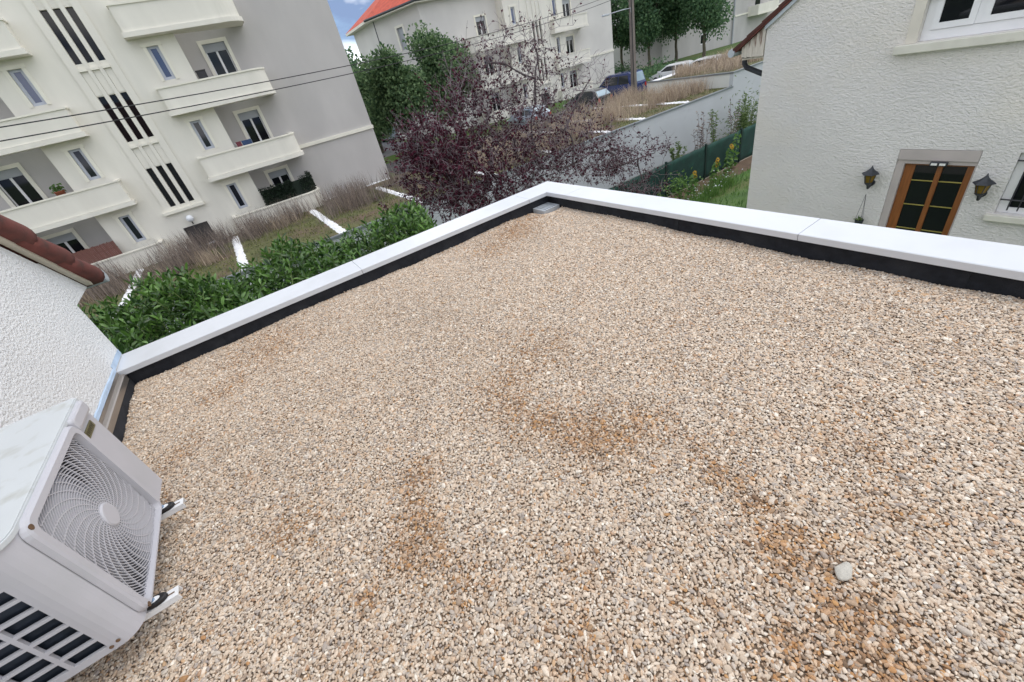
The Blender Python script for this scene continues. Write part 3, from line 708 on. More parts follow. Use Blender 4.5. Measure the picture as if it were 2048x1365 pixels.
def stain_at(x, y):
    s = np.zeros_like(x)
    wx, wy = x+smooth_noise(x, y, 14, 3)*.07, y+smooth_noise(x, y, 14, 4)*.07
    for a, b, r, k in stains: s = np.maximum(s, k*np.exp(-((wx-a)**2+(wy-b)**2)/(r*r)*1.2))
    return np.clip(s*(1+.5*smooth_noise(x, y, 60, 9)), 0, 1)
def gravel_z(x, y):
    z = -1.495+.012*smooth_noise(x, y, 3.2, 21)+.006*smooth_noise(x, y, 11, 22)
    e = np.minimum(np.minimum(4.02-y, 2.955-x), x-WX-.03); z -= .020*np.exp(-np.maximum(e, 0)/.05)*(1+.9*smooth_noise(x, y, 8, 23))
    d = np.hypot(x-2.82, y-3.9); z -= .03*np.exp(-(d/.16)**4)
    return z
bed = MB(); gx = np.linspace(WX+.036, 2.956, 90); gy = np.linspace(RB, 4.02, 120); XX, YY = np.meshgrid(gx, gy); ZZ = gravel_z(XX, YY)-.009
bed.v = list(zip(XX.ravel(), YY.ravel(), ZZ.ravel()))
for j in range(119):
    for i in range(89): bed.f.append((j*90+i, j*90+i+1, j*90+i+91, j*90+i+90))
gbd = bed.build('gravel_bed', 'fines', at=(.8, 1.2, -1.5), smooth=True); tag(gbd, 'brown fines under the loose roof gravel', 'gravel', kind='stuff')
sp = .0073
nx_, ny_ = int((2.95-WX-.04)/sp), int((4.015+.9)/sp)
GX, GY = np.meshgrid(np.arange(nx_)*sp+WX+.045, np.arange(ny_)*sp-.9); GX = GX.ravel(); GY = GY.ravel()
GX = GX+rng.normal(size=GX.shape)*sp*.45; GY = GY+rng.normal(size=GY.shape)*sp*.45
ok = (GX > WX+.042) & (GX < 2.950) & (GY < 4.012) & ~((GX > 2.69) & (GY > 3.79) & (rng.random(GX.shape) < .96)); GX, GY = GX[ok], GY[ok]
# keep only what the roof shows towards the lens: nothing is culled by view, only the far rear strip is sparser
n = len(GX); ST = stain_at(GX, GY)
S0 = np.exp(rng.normal(size=n)*.26)*.0044; big = rng.random(n) < .03; S0[big] *= 1.5
asp = np.stack([rng.uniform(1.05, 1.75, n), rng.uniform(.78, 1.05, n), rng.uniform(.50, .78, n)], 1)*S0[:, None]
lift = np.abs(rng.normal(size=n))*.0028*(1+.6*(rng.random(n) < .2))
PZ = gravel_z(GX, GY)+lift-.004
rot = np.stack([rng.normal(size=n)*.24, rng.normal(size=n)*.24, rng.uniform(0, 6.283, n)], 1)
pal = np.array([_s(c) for c in ((206, 190, 172), (198, 182, 164), (214, 200, 184), (188, 170, 152), (200, 190, 178), (184, 174, 164), (170, 160, 152), (186, 164, 142), (200, 176, 152), (226, 218, 206), (158, 140, 124), (188, 158, 126), (156, 147, 141), (176, 144, 118))])
pw = np.array([20, 18, 14, 12, 11, 8, 5, 8, 9, 6, 4, 3, 3, 2.]); pw /= pw.sum()
dirt = np.array([_s(c) for c in ((152, 112, 70), (128, 92, 58), (172, 124, 74), (106, 80, 56), (184, 138, 84))])
C1 = pal[rng.choice(len(pal), n, p=pw)]; C2 = dirt[rng.integers(0, len(dirt), n)]
big_tone = smooth_noise(GX, GY, 2.2, 31)[:, None]
mixf = np.where(rng.random(n) < np.clip(ST*.95+.015, 0, 1), rng.uniform(.45, .95, n), ST*.25)[:, None]
CC = (C1*(1-mixf)+C2*mixf)*(1+.05*big_tone)*rng.uniform(.94, 1.16, (n, 1))*np.array([[.985, .98, .96]])
gme = bpy.data.meshes.new('gravel'); gme.vertices.add(n)
gat = V3((.8, 1.2, -1.5)); gme.vertices.foreach_set('co', (np.stack([GX, GY, PZ], 1)-gat).astype(np.float32).ravel())
for nm, arr in (('rot', rot), ('scl', asp), ('tone', CC)):
    a = gme.attributes.new(nm, 'FLOAT_VECTOR', 'POINT'); a.data.foreach_set('vector', arr.astype(np.float32).ravel())
a = gme.attributes.new('pick', 'INT', 'POINT'); a.data.foreach_set('value', rng.integers(0, 7, n).astype(np.int32))
gm_ = bpy.data.materials.new('pebble'); gm_.use_nodes = True; t = gm_.node_tree; b = t.nodes['Principled BSDF']
at_ = N(t, 'ShaderNodeAttribute'); at_.attribute_type = 'INSTANCER'; at_.attribute_name = 'tone'
nz = N(t, 'ShaderNodeTexNoise'); nz.inputs['Scale'].default_value = 2.2; nz.inputs['Detail'].default_value = 3
tcx = N(t, 'ShaderNodeTexCoord'); rr = N(t, 'ShaderNodeValToRGB'); rr.color_ramp.elements[0].color = (.80, .78, .76, 1); rr.color_ramp.elements[1].color = (1.1, 1.1, 1.1, 1)
mm = N(t, 'ShaderNodeMixRGB'); mm.blend_type = 'MULTIPLY'; mm.inputs['Fac'].default_value = 1
for p, q in ((tcx.outputs['Object'], nz.inputs['Vector']), (nz.outputs['Fac'], rr.inputs['Fac']), (at_.outputs['Color'], mm.inputs['Color1']), (rr.outputs['Color'], mm.inputs['Color2']), (mm.outputs[0], b.inputs['Base Color'])): t.links.new(p, q)
b.inputs['Roughness'].default_value = .75
gme.materials.append(gm_)
gravel = link('gravel', gme, None, gat); tag(gravel, 'loose beige and grey pebbles with brown dirty patches covering the flat roof', 'gravel', kind='stuff')
ng = bpy.data.node_groups.new('pebbles', 'GeometryNodeTree')
ng.interface.new_socket('Geometry', in_out='INPUT', socket_type='NodeSocketGeometry'); ng.interface.new_socket('Geometry', in_out='OUTPUT', socket_type='NodeSocketGeometry')
gi, go = N(ng, 'NodeGroupInput'), N(ng, 'NodeGroupOutput')
jn = N(ng, 'GeometryNodeJoinGeometry')
for k in range(7):
    ico = N(ng, 'GeometryNodeMeshIcoSphere'); ico.inputs['Radius'].default_value = 1.; ico.inputs['Subdivisions'].default_value = 2
    sp_ = N(ng, 'GeometryNodeSetPosition'); no = N(ng, 'ShaderNodeTexNoise'); no.noise_dimensions = '4D'; no.inputs['W'].default_value = k*5.3; no.inputs['Scale'].default_value = .75; no.inputs['Detail'].default_value = 1.
    sb = N(ng, 'ShaderNodeVectorMath'); sb.operation = 'SUBTRACT'; sb.inputs[1].default_value = (.5, .5, .5)
    sc = N(ng, 'ShaderNodeVectorMath'); sc.operation = 'SCALE'; sc.inputs['Scale'].default_value = 1.5
    sm_ = N(ng, 'GeometryNodeSetShadeSmooth'); ma = N(ng, 'GeometryNodeSetMaterial'); ma.inputs['Material'].default_value = gm_; g2i = N(ng, 'GeometryNodeGeometryToInstance')
    for p, q in ((no.outputs['Color'], sb.inputs[0]), (sb.outputs[0], sc.inputs[0]), (sc.outputs[0], sp_.inputs['Offset']), (ico.outputs['Mesh'], sp_.inputs['Geometry']), (sp_.outputs[0], sm_.inputs[0]), (sm_.outputs[0], ma.inputs[0]), (ma.outputs[0], g2i.inputs[0]), (g2i.outputs[0], jn.inputs[0])): ng.links.new(p, q)
iop = N(ng, 'GeometryNodeInstanceOnPoints'); iop.inputs['Pick Instance'].default_value = True
def named(nm, ty):
    q = N(ng, 'GeometryNodeInputNamedAttribute'); q.data_type = ty; q.inputs['Name'].default_value = nm; return q.outputs[0]
e2r = N(ng, 'FunctionNodeEulerToRotation')
for p, q in ((gi.outputs[0], iop.inputs['Points']), (jn.outputs[0], iop.inputs['Instance']), (named('pick', 'INT'), iop.inputs['Instance Index']), (named('rot', 'FLOAT_VECTOR'), e2r.inputs[0]), (e2r.outputs[0], iop.inputs['Rotation']), (named('scl', 'FLOAT_VECTOR'), iop.inputs['Scale']), (iop.outputs[0], go.inputs[0])): ng.links.new(p, q)
md = gravel.modifiers.new('pebbles', 'NODES'); md.node_group = ng
# the one larger flat stone
st = MB(); rings = []
for h, s in ((0, .6), (.004, .95), (.009, 1), (.013, .85), (.015, .4)):
    rings.append([(.972+math.cos(q)*.031*s*(1+.18*math.sin(2*q+1)), .108+math.sin(q)*.021*s*(1+.14*math.cos(3*q)), -1.492+h+.002*math.cos(q)) for q in (k*math.pi/7 for k in range(14))])
st.loft(rings); tag(st.build('flat_stone', 'stone_grey', smooth=True), 'single larger flat grey stone lying on the beige gravel', 'stone')

# ------------------------------------------------------------------ white house beside the roof
wh = thing('white_house', (-4, 2, -6), 'white roughcast house wall carrying the air conditioner', 'house')
S = .74                                           # roof pitch as a slope
def vz(y): return -.85+(4.80-y)*S                 # underside of the verge
RY = -1.0
q = MB(); wt = [(4.34, -6.2), (4.34, vz(4.34)+.30*0-.02), (RY, vz(RY)), (-6.0, vz(RY)-(RY+6)*S), (-6.0, -6.2)]
q.hull8([(WX, y, z) for y, z in wt], [(-7.5, y, z) for y, z in wt]); q.build('wall', 'crepi_white', wh)
ew = MB(); ew.hull8([(WX-.001, 4.345, -.87), (WX-.001, 4.80, -.85), (WX-.001, 4.345, vz(4.345))], [(-7.5, 4.345, -.87), (-7.5, 4.80, -.85), (-7.5, 4.345, vz(4.345))]); ew.build('eave_box', 'crepi_white', wh)
q = MB(); q.hull8([(WX+.045, 4.80, -.85), (WX+.045, RY, vz(RY)-.0), (WX+.045, RY, vz(RY)+.07), (WX+.045, 4.80, -.78)], [(WX+.002, 4.80, -.84), (WX+.002, RY, vz(RY)+.01), (WX+.002, RY, vz(RY)+.09), (WX+.002, 4.80, -.76)]); q.build('verge_board', 'verge_board', wh)
rf = MB(); rf.hull8([(WX+.002, 4.86, -.80), (WX+.002, RY, vz(RY)+.10), (WX+.002, -6, vz(RY)-5*S+.1)], [(-7.5, 4.86, -.80), (-7.5, RY, vz(RY)+.10), (-7.5, -6, vz(RY)-5*S+.1)])
rf = MB(); rf.quad((WX+.05, 4.88, -.81), (WX+.05, RY, vz(RY)+.10), (-7.6, RY, vz(RY)+.10), (-7.6, 4.88, -.81)).quad((WX+.05, RY, vz(RY)+.10), (WX+.05, -6, vz(RY)-5*S), (-7.6, -6, vz(RY)-5*S), (-7.6, RY, vz(RY)+.1)); roofW = rf.build('roof', 'verge_tile', wh)
# overlapping rounded verge tiles stepping up the slope
tl = .50; n_ = 12; sdir_ = V3((0, -1, S)); sdir_ /= np.linalg.norm(sdir_); nrm_ = V3((0, S, 1)); nrm_ /= np.linalg.norm(nrm_)
for k in range(n_):
    base = V3((WX+.035, 4.90, -.83))+sdir_*(k*.40); m = MB(); rings = []
    for t_, r_ in ((0, .092), (.07, .096), (.25, .088), (tl, .074)):
        c = base+sdir_*t_+nrm_*(.028*(1-t_/tl)); rings.append([tuple(c+V3((1, 0, 0))*math.cos(a)*r_*1.05+nrm_*math.sin(a)*r_) for a in np.linspace(-.9, math.pi+.9, 12)])
    m.loft(rings); m.build('verge_tile', 'verge_tile', wh, tuple(base), smooth=True)
q = MB(); gy_ = 4.97
rings = []
for x in (WX+.10, -7.5): rings.append([(x, gy_+.055*math.cos(a), -.84+.055*math.sin(a)) for a in np.linspace(math.pi, 2*math.pi, 8)]+[(x, gy_+.050*math.cos(a), -.84+.050*math.sin(a)) for a in np.linspace(2*math.pi, math.pi, 8)])
q.loft(rings); gt = q.build('gutter', 'zinc_light', wh)
MB().lathe([(.056, 0), (.056, .010), (.04, .016), (.0, .018)], (WX+.10, gy_, -.84), 12, 'x').build('end_cap', 'zinc_light', gt)

# ------------------------------------------------------------------ air conditioner on that wall
AX0, AX1, AY0, AY1, AZ0, AZ1 = -1.275, -.96, 1.405, 2.265, -1.355, -.795
ac = thing('air_conditioner', ((AX0+AX1)/2, (AY0+AY1)/2, AZ0), 'white outdoor air conditioning unit with a round fan grille on the white wall', 'air conditioner')
rc_ = .07                                         # rounded front corner towards the near end
plan = [(AX0, AY1), (AX0, AY0)]+[(AX1-rc_+rc_*math.sin(a), AY0+rc_-rc_*math.cos(a)) for a in np.linspace(0, math.pi/2, 7)]+[(AX1-.012, AY1)]
plan = [(AX0, AY0)]+[(AX1-rc_+rc_*math.sin(a), AY0+rc_-rc_*math.cos(a)) for a in np.linspace(0, math.pi/2, 7)]+[(AX1, AY1-.012), (AX1-.012, AY1), (AX0, AY1)]
FC = (1.78, -1.085); GW = .262                     # fan centre (y,z), half side of the grille square
fy0, fy1, fz0, fz1 = 1.495, 2.035, -1.345, -.835
FC = ((fy0+fy1)/2, (fz0+fz1)/2)
# casing: shell around the plan, front open where the grille sits
cs = MB(); zt_, zb_ = AZ1-.022, AZ0
SY0, SY1, = AX0+.03, AX1-rc_-.02                  # slot field on the near side (in x)
flat = plan[1:8]
for (xa, ya), (xb, yb) in zip(flat[:-1], flat[1:]): cs.quad((xa, ya, zb_), (xb, yb, zb_), (xb, yb, zt_), (xa, ya, zt_))
cs.holed(AY0+rc_, AY1-.012, zb_, zt_, [(fy0, fy1, fz0+.012, fz1-.012)], .02, lambda u, v, d: (AX1-d, u, v))
cs.quad((AX1, AY1-.012, zb_), (AX1-.012, AY1, zb_), (AX1-.012, AY1, zt_), (AX1, AY1-.012, zt_))
cs.quad((AX1-.012, AY1, zb_), (AX0, AY1, zb_), (AX0, AY1, zt_), (AX1-.012, AY1, zt_)); cs.quad((AX0, AY1, zb_), (AX0, AY0, zb_), (AX0, AY0, zt_), (AX0, AY1, zt_))
cs.quad(*[(x, y, zb_) for x, y in plan[::-1]])
slots_ = []
rows = [(-1.325+.058*k, -1.325+.058*k+.046) for k in range(9)]
for z0, z1 in rows:
    for xa, xb in ((AX0+.025, AX0+.118), (AX0+.132, AX0+.225)): slots_.append((xa, xb, z0, z1))
cs.holed(AX0, AX1-rc_, zb_, zt_, slots_, .012, lambda u, v, d: (u, AY0+d, v))
cas = cs.build('casing', 'ac_white', ac)
MB().box(AX0+.02, AX1-rc_-.01, AY0+.02, AY0+.05, zb_+.01, zt_-.01).build('coil', 'ac_fin', ac)
tp = MB(); def_o = .006
pl2 = [(x+(def_o if x > -1.1 else -def_o), y+(def_o if y > 1.8 else -def_o)) for x, y in plan]
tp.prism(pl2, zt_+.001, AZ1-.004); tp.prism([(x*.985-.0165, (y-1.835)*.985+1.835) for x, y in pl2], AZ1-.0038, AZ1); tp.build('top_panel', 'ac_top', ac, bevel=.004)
# moulded frame around the grille
fm = MB(); rr_o, rr_i = .045, .03
def rsq(y0, y1, z0, z1, r, x, n=5):
    out = []
    for cy, cz, a0 in ((y1-r, z1-r, 0), (y0+r, z1-r, 90), (y0+r, z0+r, 180), (y1-r, z0+r, 270)):
        for k in range(n+1): a = rad(a0+90*k/n); out.append((x, cy+r*math.cos(a), cz+r*math.sin(a)))
    return out
fm.loft([rsq(fy0-.035, fy1+.030, fz0-.008, fz1+.030, .05, AX1+.0005), rsq(fy0-.030, fy1+.026, fz0-.005, fz1+.026, .048, AX1+.016), rsq(fy0-.022, fy1+.02, fz0, fz1+.02, .045, AX1+.022), rsq(fy0+.004, fy1-.004, fz0+.006, fz1-.004, .03, AX1+.022), rsq(fy0+.008, fy1-.008, fz0+.01, fz1-.008, .03, AX1-.004)], caps=False)
fm.build('grille_frame', 'ac_white', ac, smooth=False)
MB().box(AX0+.05, AX0+.06, fy0-.02, fy1+.02, fz0-.004, fz1+.02).build('fan_chamber', 'ac_dark', ac)
# grille: rings and swept spokes, clipped to the square
gg = MB(); hw, hh = (fy1-fy0)/2-.006, (fz1-fz0)/2-.006
def clipseg(pts, r, dp=.009):
    run = []
    def flush():
        if len(run) > 1:
            rings = []
            for i, (y, z) in enumerate(run):
                y0, z0 = run[max(i-1, 0)]; y1, z1 = run[min(i+1, len(run)-1)]; k = math.hypot(y1-y0, z1-z0) or 1; ny, nz_ = -(z1-z0)/k*r, (y1-y0)/k*r
                xf_ = AX1+.013-.010*min(1, math.hypot(y-FC[0], z-FC[1])/.3)**2; rings.append([(xf_, y-ny, z-nz_), (xf_, y+ny, z+nz_), (xf_-dp, y+ny, z+nz_), (xf_-dp, y-ny, z-nz_)])
            gg.loft(rings)
    for y, z in pts:
        if abs(y-FC[0]) <= hw and abs(z-FC[1]) <= hh: run.append((y, z))
        else:
            flush(); run = []
    flush()
for k in range(31):
    r_ = .053+k*.0104; npt = 72
    clipseg([(FC[0]+r_*math.cos(a), FC[1]+r_*math.sin(a)) for a in np.linspace(0, 2*math.pi, npt+1)], .0014)
for k in range(30):
    a0 = 2*math.pi*k/30
    clipseg([(FC[0]+r_*math.cos(a0+1.15*(r_-.05)/.33), FC[1]+r_*math.sin(a0+1.15*(r_-.05)/.33)) for r_ in np.linspace(.04, .37, 18)], .0016, .006)
grl = gg.build('fan_grille', 'ac_white', ac)
MB().lathe([(.0, .02), (.044, .0195), (.05, .015), (.05, .004), (.0, .003)], (AX1, FC[0], FC[1]), 24, 'x').build('grille_hub', 'ac_white', grl, LOC[ac.name], smooth=False)
# fan behind it
fb = MB()
for k in range(3):
    a0 = 2*math.pi*k/3+.5; rings = []
    for r_ in np.linspace(.05, .235, 6):
        c = []
        for s_ in (-1, 1):
            a = a0+s_*.55*(.75+r_)+.5*r_; c += [(AX1-.10-s_*.035-.004, FC[0]+r_*math.cos(a), FC[1]+r_*math.sin(a)), (AX1-.10-s_*.035+.004, FC[0]+r_*math.cos(a), FC[1]+r_*math.sin(a))]
        rings.append([c[0], c[1], c[3], c[2]])
    fb.loft(rings)
fn_ = fb.build('fan_blade_set', 'shutter_grey', ac)
MB().lathe([(.0, .03), (.05, .025), (.06, 0), (.06, -.06), (0, -.06)], (AX1-.10, FC[0], FC[1]), 16, 'x').build('fan_hub', 'ac_dark', fn_, LOC[ac.name])
# handle moulding, badge, screws
hn = MB(); hn.loft([rsq(2.062, 2.25, -.866, -.806, .016, AX1+.0005), rsq(2.066, 2.246, -.862, -.810, .014, AX1+.018), rsq(2.076, 2.236, -.852, -.816, .010, AX1+.022)]); hn.build('handle_moulding', 'ac_white', ac, smooth=False)
bd = MB().box(AX1+.0005, AX1+.004, 2.095, 2.205, -.925, -.893).build('badge', 'badge', ac, (AX1, 2.15, -.89))
for k in range(7):
    ya = 2.104+k*.0135; MB().box(AX1+.0042, AX1+.005, ya, ya+.003, -.918, -.900).box(AX1+.0042, AX1+.005, ya+.0032, ya+.008, -.903+(-.007 if k % 2 else 0), -.9002+(-.007 if k % 2 else 0)).build('badge_mark', 'badge_ink', bd, (AX1, 2.15, -.89))
for y, z in ((fy0-.008, fz1+.004), (fy0-.008, fz0+.012)):
    MB().lathe([(.010, .0226), (.0095, .021), (.007, .017), (0, .016)], (AX1, y, z), 12, 'x').build('screw_recess', 'rust', ac, (AX1, y, z))
for xx, z in ((AX1-.085, -1.335), (AX1-.06, -1.325)):
    MB().lathe([(.0065, -.0005), (.006, -.004), (0, -.005)], (xx, AY0, z), 10, 'y').build('screw', 'rust', ac, (xx, AY0, z))
# steel brackets with rubber pads
for i, yb_ in enumerate((2.035, 1.520)):
    br = thing('wall_bracket', (WX, yb_, -1.40), 'white steel bracket arm under the air conditioner, '+('by the badge end' if i == 0 else 'by the slotted end'), 'bracket', 'brackets carrying the air conditioner')
    xe = -.872
    MB().box(WX+.045, xe, yb_-.022, yb_+.022, -1.382, -1.378).box(WX+.045, xe, yb_-.022, yb_-.018, -1.405, -1.3825).box(WX+.045, xe, yb_+.018, yb_+.022, -1.405, -1.3825).build('arm', 'bracket_white', br)
    MB().box(WX+.001, WX+.044, yb_-.02, yb_+.02, -1.415, -1.20).build('wall_plate', 'bracket_white', br)
    MB().box(xe-.05, xe-.012, yb_-.003, yb_+.003, -1.3775, -1.3768).build('slot', 'rust', br)
    rb = MB(); px_ = AX1+.028
    rb.loft([[(px_+(.038*s)*math.cos(a)-.01, yb_+.021*s*math.sin(a), z) for a in np.linspace(0, 2*math.pi, 16, endpoint=False)] for s, z in ((.95, -1.377), (1.05, -1.372), (1.05, -1.362), (.9, -1.358))]); rb.build('rubber_pad', 'rubber', br)
    rb = MB(); rb.loft([[(px_+(.026*s)*math.cos(a)-.016, yb_+.013*s*math.sin(a), z) for a in np.linspace(0, 2*math.pi, 16, endpoint=False)] for s, z in ((1, -1.3575), (1, -1.3565))]); rb.build('foot_plate', 'bracket_white', br)
    MB().lathe([(.009, -1.356), (.009, -1.350), (.005, -1.349), (.005, -1.343), (0, -1.342)], (px_-.014, yb_, 0), 6).build('bolt', 'bolt', br)

# ------------------------------------------------------------------ roughcast house across the garden
HX = 9.6
ho = thing('roughcast_house', (13, 1, -5.1), 'grey white roughcast house with a brown glazed door and two lanterns', 'house')
HS = .68; HC = 5.34
def hz(y): return -.54+(HC-y)*HS
hol = [(.75, 2.98, -1.10, .28), (1.76, 2.78, -4.85, -2.645), (.30, 1.36, -3.58, -2.66)]
q = MB(); zc = -.54
q.holed(-3.6, HC, -5.4, zc, [h if h[3] < zc else (h[0], h[1], h[2], zc) for h in hol], .14, fx(HX))
q = MB()
lo, hi = -5.4, .28
# wall below the eave line
q.holed(-3.6, HC, lo, zc, [hol[1], hol[2], (hol[0][0], hol[0][1], hol[0][2], zc)], .14, fx(HX))
q.f = [f for f in q.f]
# gable above, around the upper window
ylim = HC-(.28-zc)/HS
q.quad((HX, HC, zc), (HX, ylim, .28), (HX, 2.98, .28), (HX, 2.98, zc)); q.quad((HX, .75, zc), (HX, .75, .28), (HX, -3.6, .28), (HX, -3.6, zc))
q.quad((HX, ylim, .28), (HX, .6, hz(.6)), (HX, -3.6, hz(.6)-4.2*HS), (HX, -3.6, .28))
for y in (.75, 2.98): q.quad((HX, y, zc), (HX+.14, y, zc), (HX+.14, y, .28), (HX, y, .28))
q.quad((HX, .75, .28), (HX+.14, .75, .28), (HX+.14, 2.98, .28), (HX, 2.98, .28))
q.quad((HX, HC, lo), (18, HC, lo), (18, HC, zc), (HX, HC, zc)); q.quad((HX, -3.6, lo), (18, -3.6, lo), (18, -3.6, zc), (HX, -3.6, zc))
q.quad((18, -3.6, lo), (18, HC, lo), (18, HC, zc), (18, -3.6, zc))
q.build('wall', 'crepi', ho)
MB().box(HX+.5, 17.5, -3.2, HC-.3, lo, zc-.1).build('interior', 'glass_dark', ho)
# roof with a weathered boxed eave end, verge tiles, gutter and downpipe
def rz(y): return hz(y)+.11
rf = MB(); e0 = HX-.08
rf.hull8([(e0, 5.90, rz(5.90)-.05), (e0, .6, rz(.6)-.05), (e0, .6, rz(.6)+.02), (e0, 5.90, rz(5.90)+.02)], [(18.2, 5.90, rz(5.90)-.05), (18.2, .6, rz(.6)-.05), (18.2, .6, rz(.6)+.02), (18.2, 5.90, rz(5.90)+.02)])
rf.hull8([(e0, .6, rz(.6)-.05), (e0, -4, rz(.6)-4.6*HS-.05), (e0, -4, rz(.6)-4.6*HS+.02), (e0, .6, rz(.6)+.02)], [(18.2, .6, rz(.6)-.05), (18.2, -4, rz(.6)-4.6*HS-.05), (18.2, -4, rz(.6)-4.6*HS+.02), (18.2, .6, rz(.6)+.02)])
roofH = rf.build('roof', 'verge_tile', ho)
td = V3((0, -1, HS)); td /= np.linalg.norm(td); tn = V3((0, HS, 1)); tn /= np.linalg.norm(tn)
for k in range(18):
    b0 = V3((e0+.04, 5.93, rz(5.93)+.02))+td*k*.33; m = MB()
    c = [b0-V3((.06, 0, 0))-tn*.022, b0+V3((.14, 0, 0))-tn*.022, b0+V3((.14, 0, 0))+tn*.024, b0-V3((.07, 0, 0))+tn*.024]; d = [p+td*.345-tn*.018 for p in c]
    m.hull8(c, d); m.build('verge_tile', 'verge_tile_dark', roofH, tuple(b0))
q = MB(); q.hull8([(HX-.05, 5.36, hz(5.36)-.02), (HX-.05, .6, hz(.6)-.02), (HX-.05, .6, hz(.6)+.05), (HX-.05, 5.36, hz(5.36)+.05)], [(HX-.004, 5.36, hz(5.36)), (HX-.004, .6, hz(.6)), (HX-.004, .6, hz(.6)+.09), (HX-.004, 5.36, hz(5.36)+.09)]); q.build('verge_board', 'zinc_light', roofH)
for k in range(4):
    y0_, y1_ = 5.355+k*.112, 5.355+(k+1)*.112-.004
    q = MB(); q.hull8([(HX-.012+.004*(k % 2), y0_, -.985), (HX-.012+.004*(k % 2), y1_, -.985+.01*k), (HX-.012+.004*(k % 2), y1_, rz(y1_)-.06), (HX-.012+.004*(k % 2), y0_, rz(y0_)-.06)], [(HX+.02, y0_, -.985), (HX+.02, y1_, -.985+.01*k), (HX+.02, y1_, rz(y1_)-.06), (HX+.02, y0_, rz(y0_)-.06)])
    q.build('eave_plank', 'old_board', ho, (HX, y0_, -.98))
MB().box(HX+.03, 18, HC+.003, 5.80, -1.02, -.99).build('soffit', 'old_board', ho)
MB().tube([(HX-.1, 5.97, -.86), (18.2, 5.97, -.86)], .075, 8).build('gutter', 'zinc_light', ho)
MB().tube([(10.0, 5.97, -.93), (10.0, 5.96, -1.12), (10.0, 5.90, -1.20), (10.0, 5.52, -1.36), (10.0, 5.42, -1.46), (10.0, 5.42, -5.2)], .05, 10).build('downpipe', 'zinc_dark', ho)
# upper window
wy0, wy1, wz0, wz1 = hol[0]
wn = MB().box(HX-.02, HX+.01, wy1+.002, wy1+.14, wz0, wz1+.14).box(HX-.02, HX+.01, wy0-.14, wy0-.002, wz0, wz1+.14).box(HX-.02, HX+.01, wy0-.002, wy1+.002, wz1+.002, wz1+.14).build('window', 'smooth_render', ho, (HX, 1.9, wz0))
x_ = HX+.09; wat = (HX, 1.9, wz0)
MB().box(x_, x_+.05, wy1-.10, wy1-.003, wz0+.003, wz1-.003).box(x_, x_+.05, wy0+.003, wy0+.10, wz0+.003, wz1-.003).box(x_, x_+.05, wy0+.10, wy1-.10, wz0+.003, wz0+.13).box(x_, x_+.05, wy0+.10, wy1-.10, wz1-.10, wz1-.003).build('frame', 'pvc_white', wn, wat)
ym_ = 2.365
for a, b in ((ym_+.035, wy1-.104), (1.45, ym_-.035), (wy0+.104, 1.40)):
    MB().box(x_-.02, x_+.03, a, a+.075, wz0+.135, wz1-.104).box(x_-.02, x_+.03, b-.075, b, wz0+.135, wz1-.104).box(x_-.02, x_+.03, a+.075, b-.075, wz0+.135, wz0+.215).box(x_-.02, x_+.03, a+.075, b-.075, wz1-.18, wz1-.104).build('sash', 'pvc_white', wn, wat)
    MB().box(x_+.0, x_+.012, a+.07, b-.07, wz0+.21, wz1-.17).build('pane', 'glass_dark', wn, wat)
MB().box(x_-.006, x_+.04, ym_-.034, ym_+.034, wz0+.135, wz1-.104).build('mullion', 'pvc_white', wn, wat)
MB().box(HX-.10, HX+.14, .5, 3.22, -1.225, -1.103).build('sill', 'sill_cream', wn, wat, bevel=.012)
# glazed door with its shutter box
dy0, dy1 = 1.785, 2.665; dt = -2.885; x_ = HX+.075; dat = (HX, 2.2, -4.85)
sb_ = MB().box(HX-.004, HX+.12, 1.765, 2.775, -2.815, -2.65).build('shutter_box', 'reveal', ho)
MB().box(HX+.02, HX+.138, 2.668, 2.777, -4.85, -2.818).box(HX+.02, HX+.138, 1.763, 1.782, -4.85, -2.818).box(HX+.02, HX+.138, 1.7825, 2.6675, -2.882, -2.818).build('door_surround', 'reveal', ho)
dd = MB().box(x_, x_+.05, 2.525, dy1, -4.85, dt).box(x_, x_+.05, dy0, 1.872, -4.85, dt).box(x_, x_+.05, 1.872, 2.525, dt-.03, dt).box(x_, x_+.05, 1.872, 2.525, -4.85, -4.55).build('door', 'wood_door', ho, dat)
MB().box(x_-.015, x_+.04, 2.165, 2.232, -4.55, dt-.032).build('meeting_stile', 'wood_door', dd, dat)
for a, b in ((1.872, 2.165), (2.232, 2.525)):
    for z0, z1 in ((-3.165, dt-.03), (-3.585, -3.18), (-4.02, -3.60), (-4.55, -4.035)): MB().box(x_+.02, x_+.03, a, b, z0, z1).build('pane', 'glass_dark', dd, dat)
    for z in (-3.1725, -3.5925, -4.0275): MB().box(x_+.008, x_+.026, a+.001, b-.001, z-.007, z+.007).build('glazing_bar', 'brass_bar', dd, dat)
# barred window
gy0, gy1, gz0, gz1 = hol[2]; x_ = HX+.085
w2 = MB().box(x_, x_+.05, gy1-.10, gy1-.003, gz0+.003, gz1-.003).box(x_, x_+.05, gy0+.003, gy0+.10, gz0+.003, gz1-.003).box(x_, x_+.05, gy0+.1, gy1-.10, gz0+.003, gz0+.09).box(x_, x_+.05, gy0+.1, gy1-.10, gz1-.09, gz1-.003).box(x_, x_+.05, .80, .87, gz0+.09, gz1-.09).build('window', 'pvc_white', ho)
MB().box(x_+.02, x_+.03, gy0+.1, .80, gz0+.09, gz1-.09).build('pane', 'glass_dark', w2); MB().box(x_+.02, x_+.03, .87, gy1-.1, gz0+.09, gz1-.09).build('pane', 'glass_dark', w2)
MB().box(HX-.08, HX+.14, .2, 1.44, -3.68, -3.583).build('sill', 'sill_cream', w2, bevel=.01)
for z in (-3.36, -2.78): MB().tube([(HX+.03, gy0, z), (HX+.03, gy1, z)], .011, 6).build('bar', 'iron', w2)
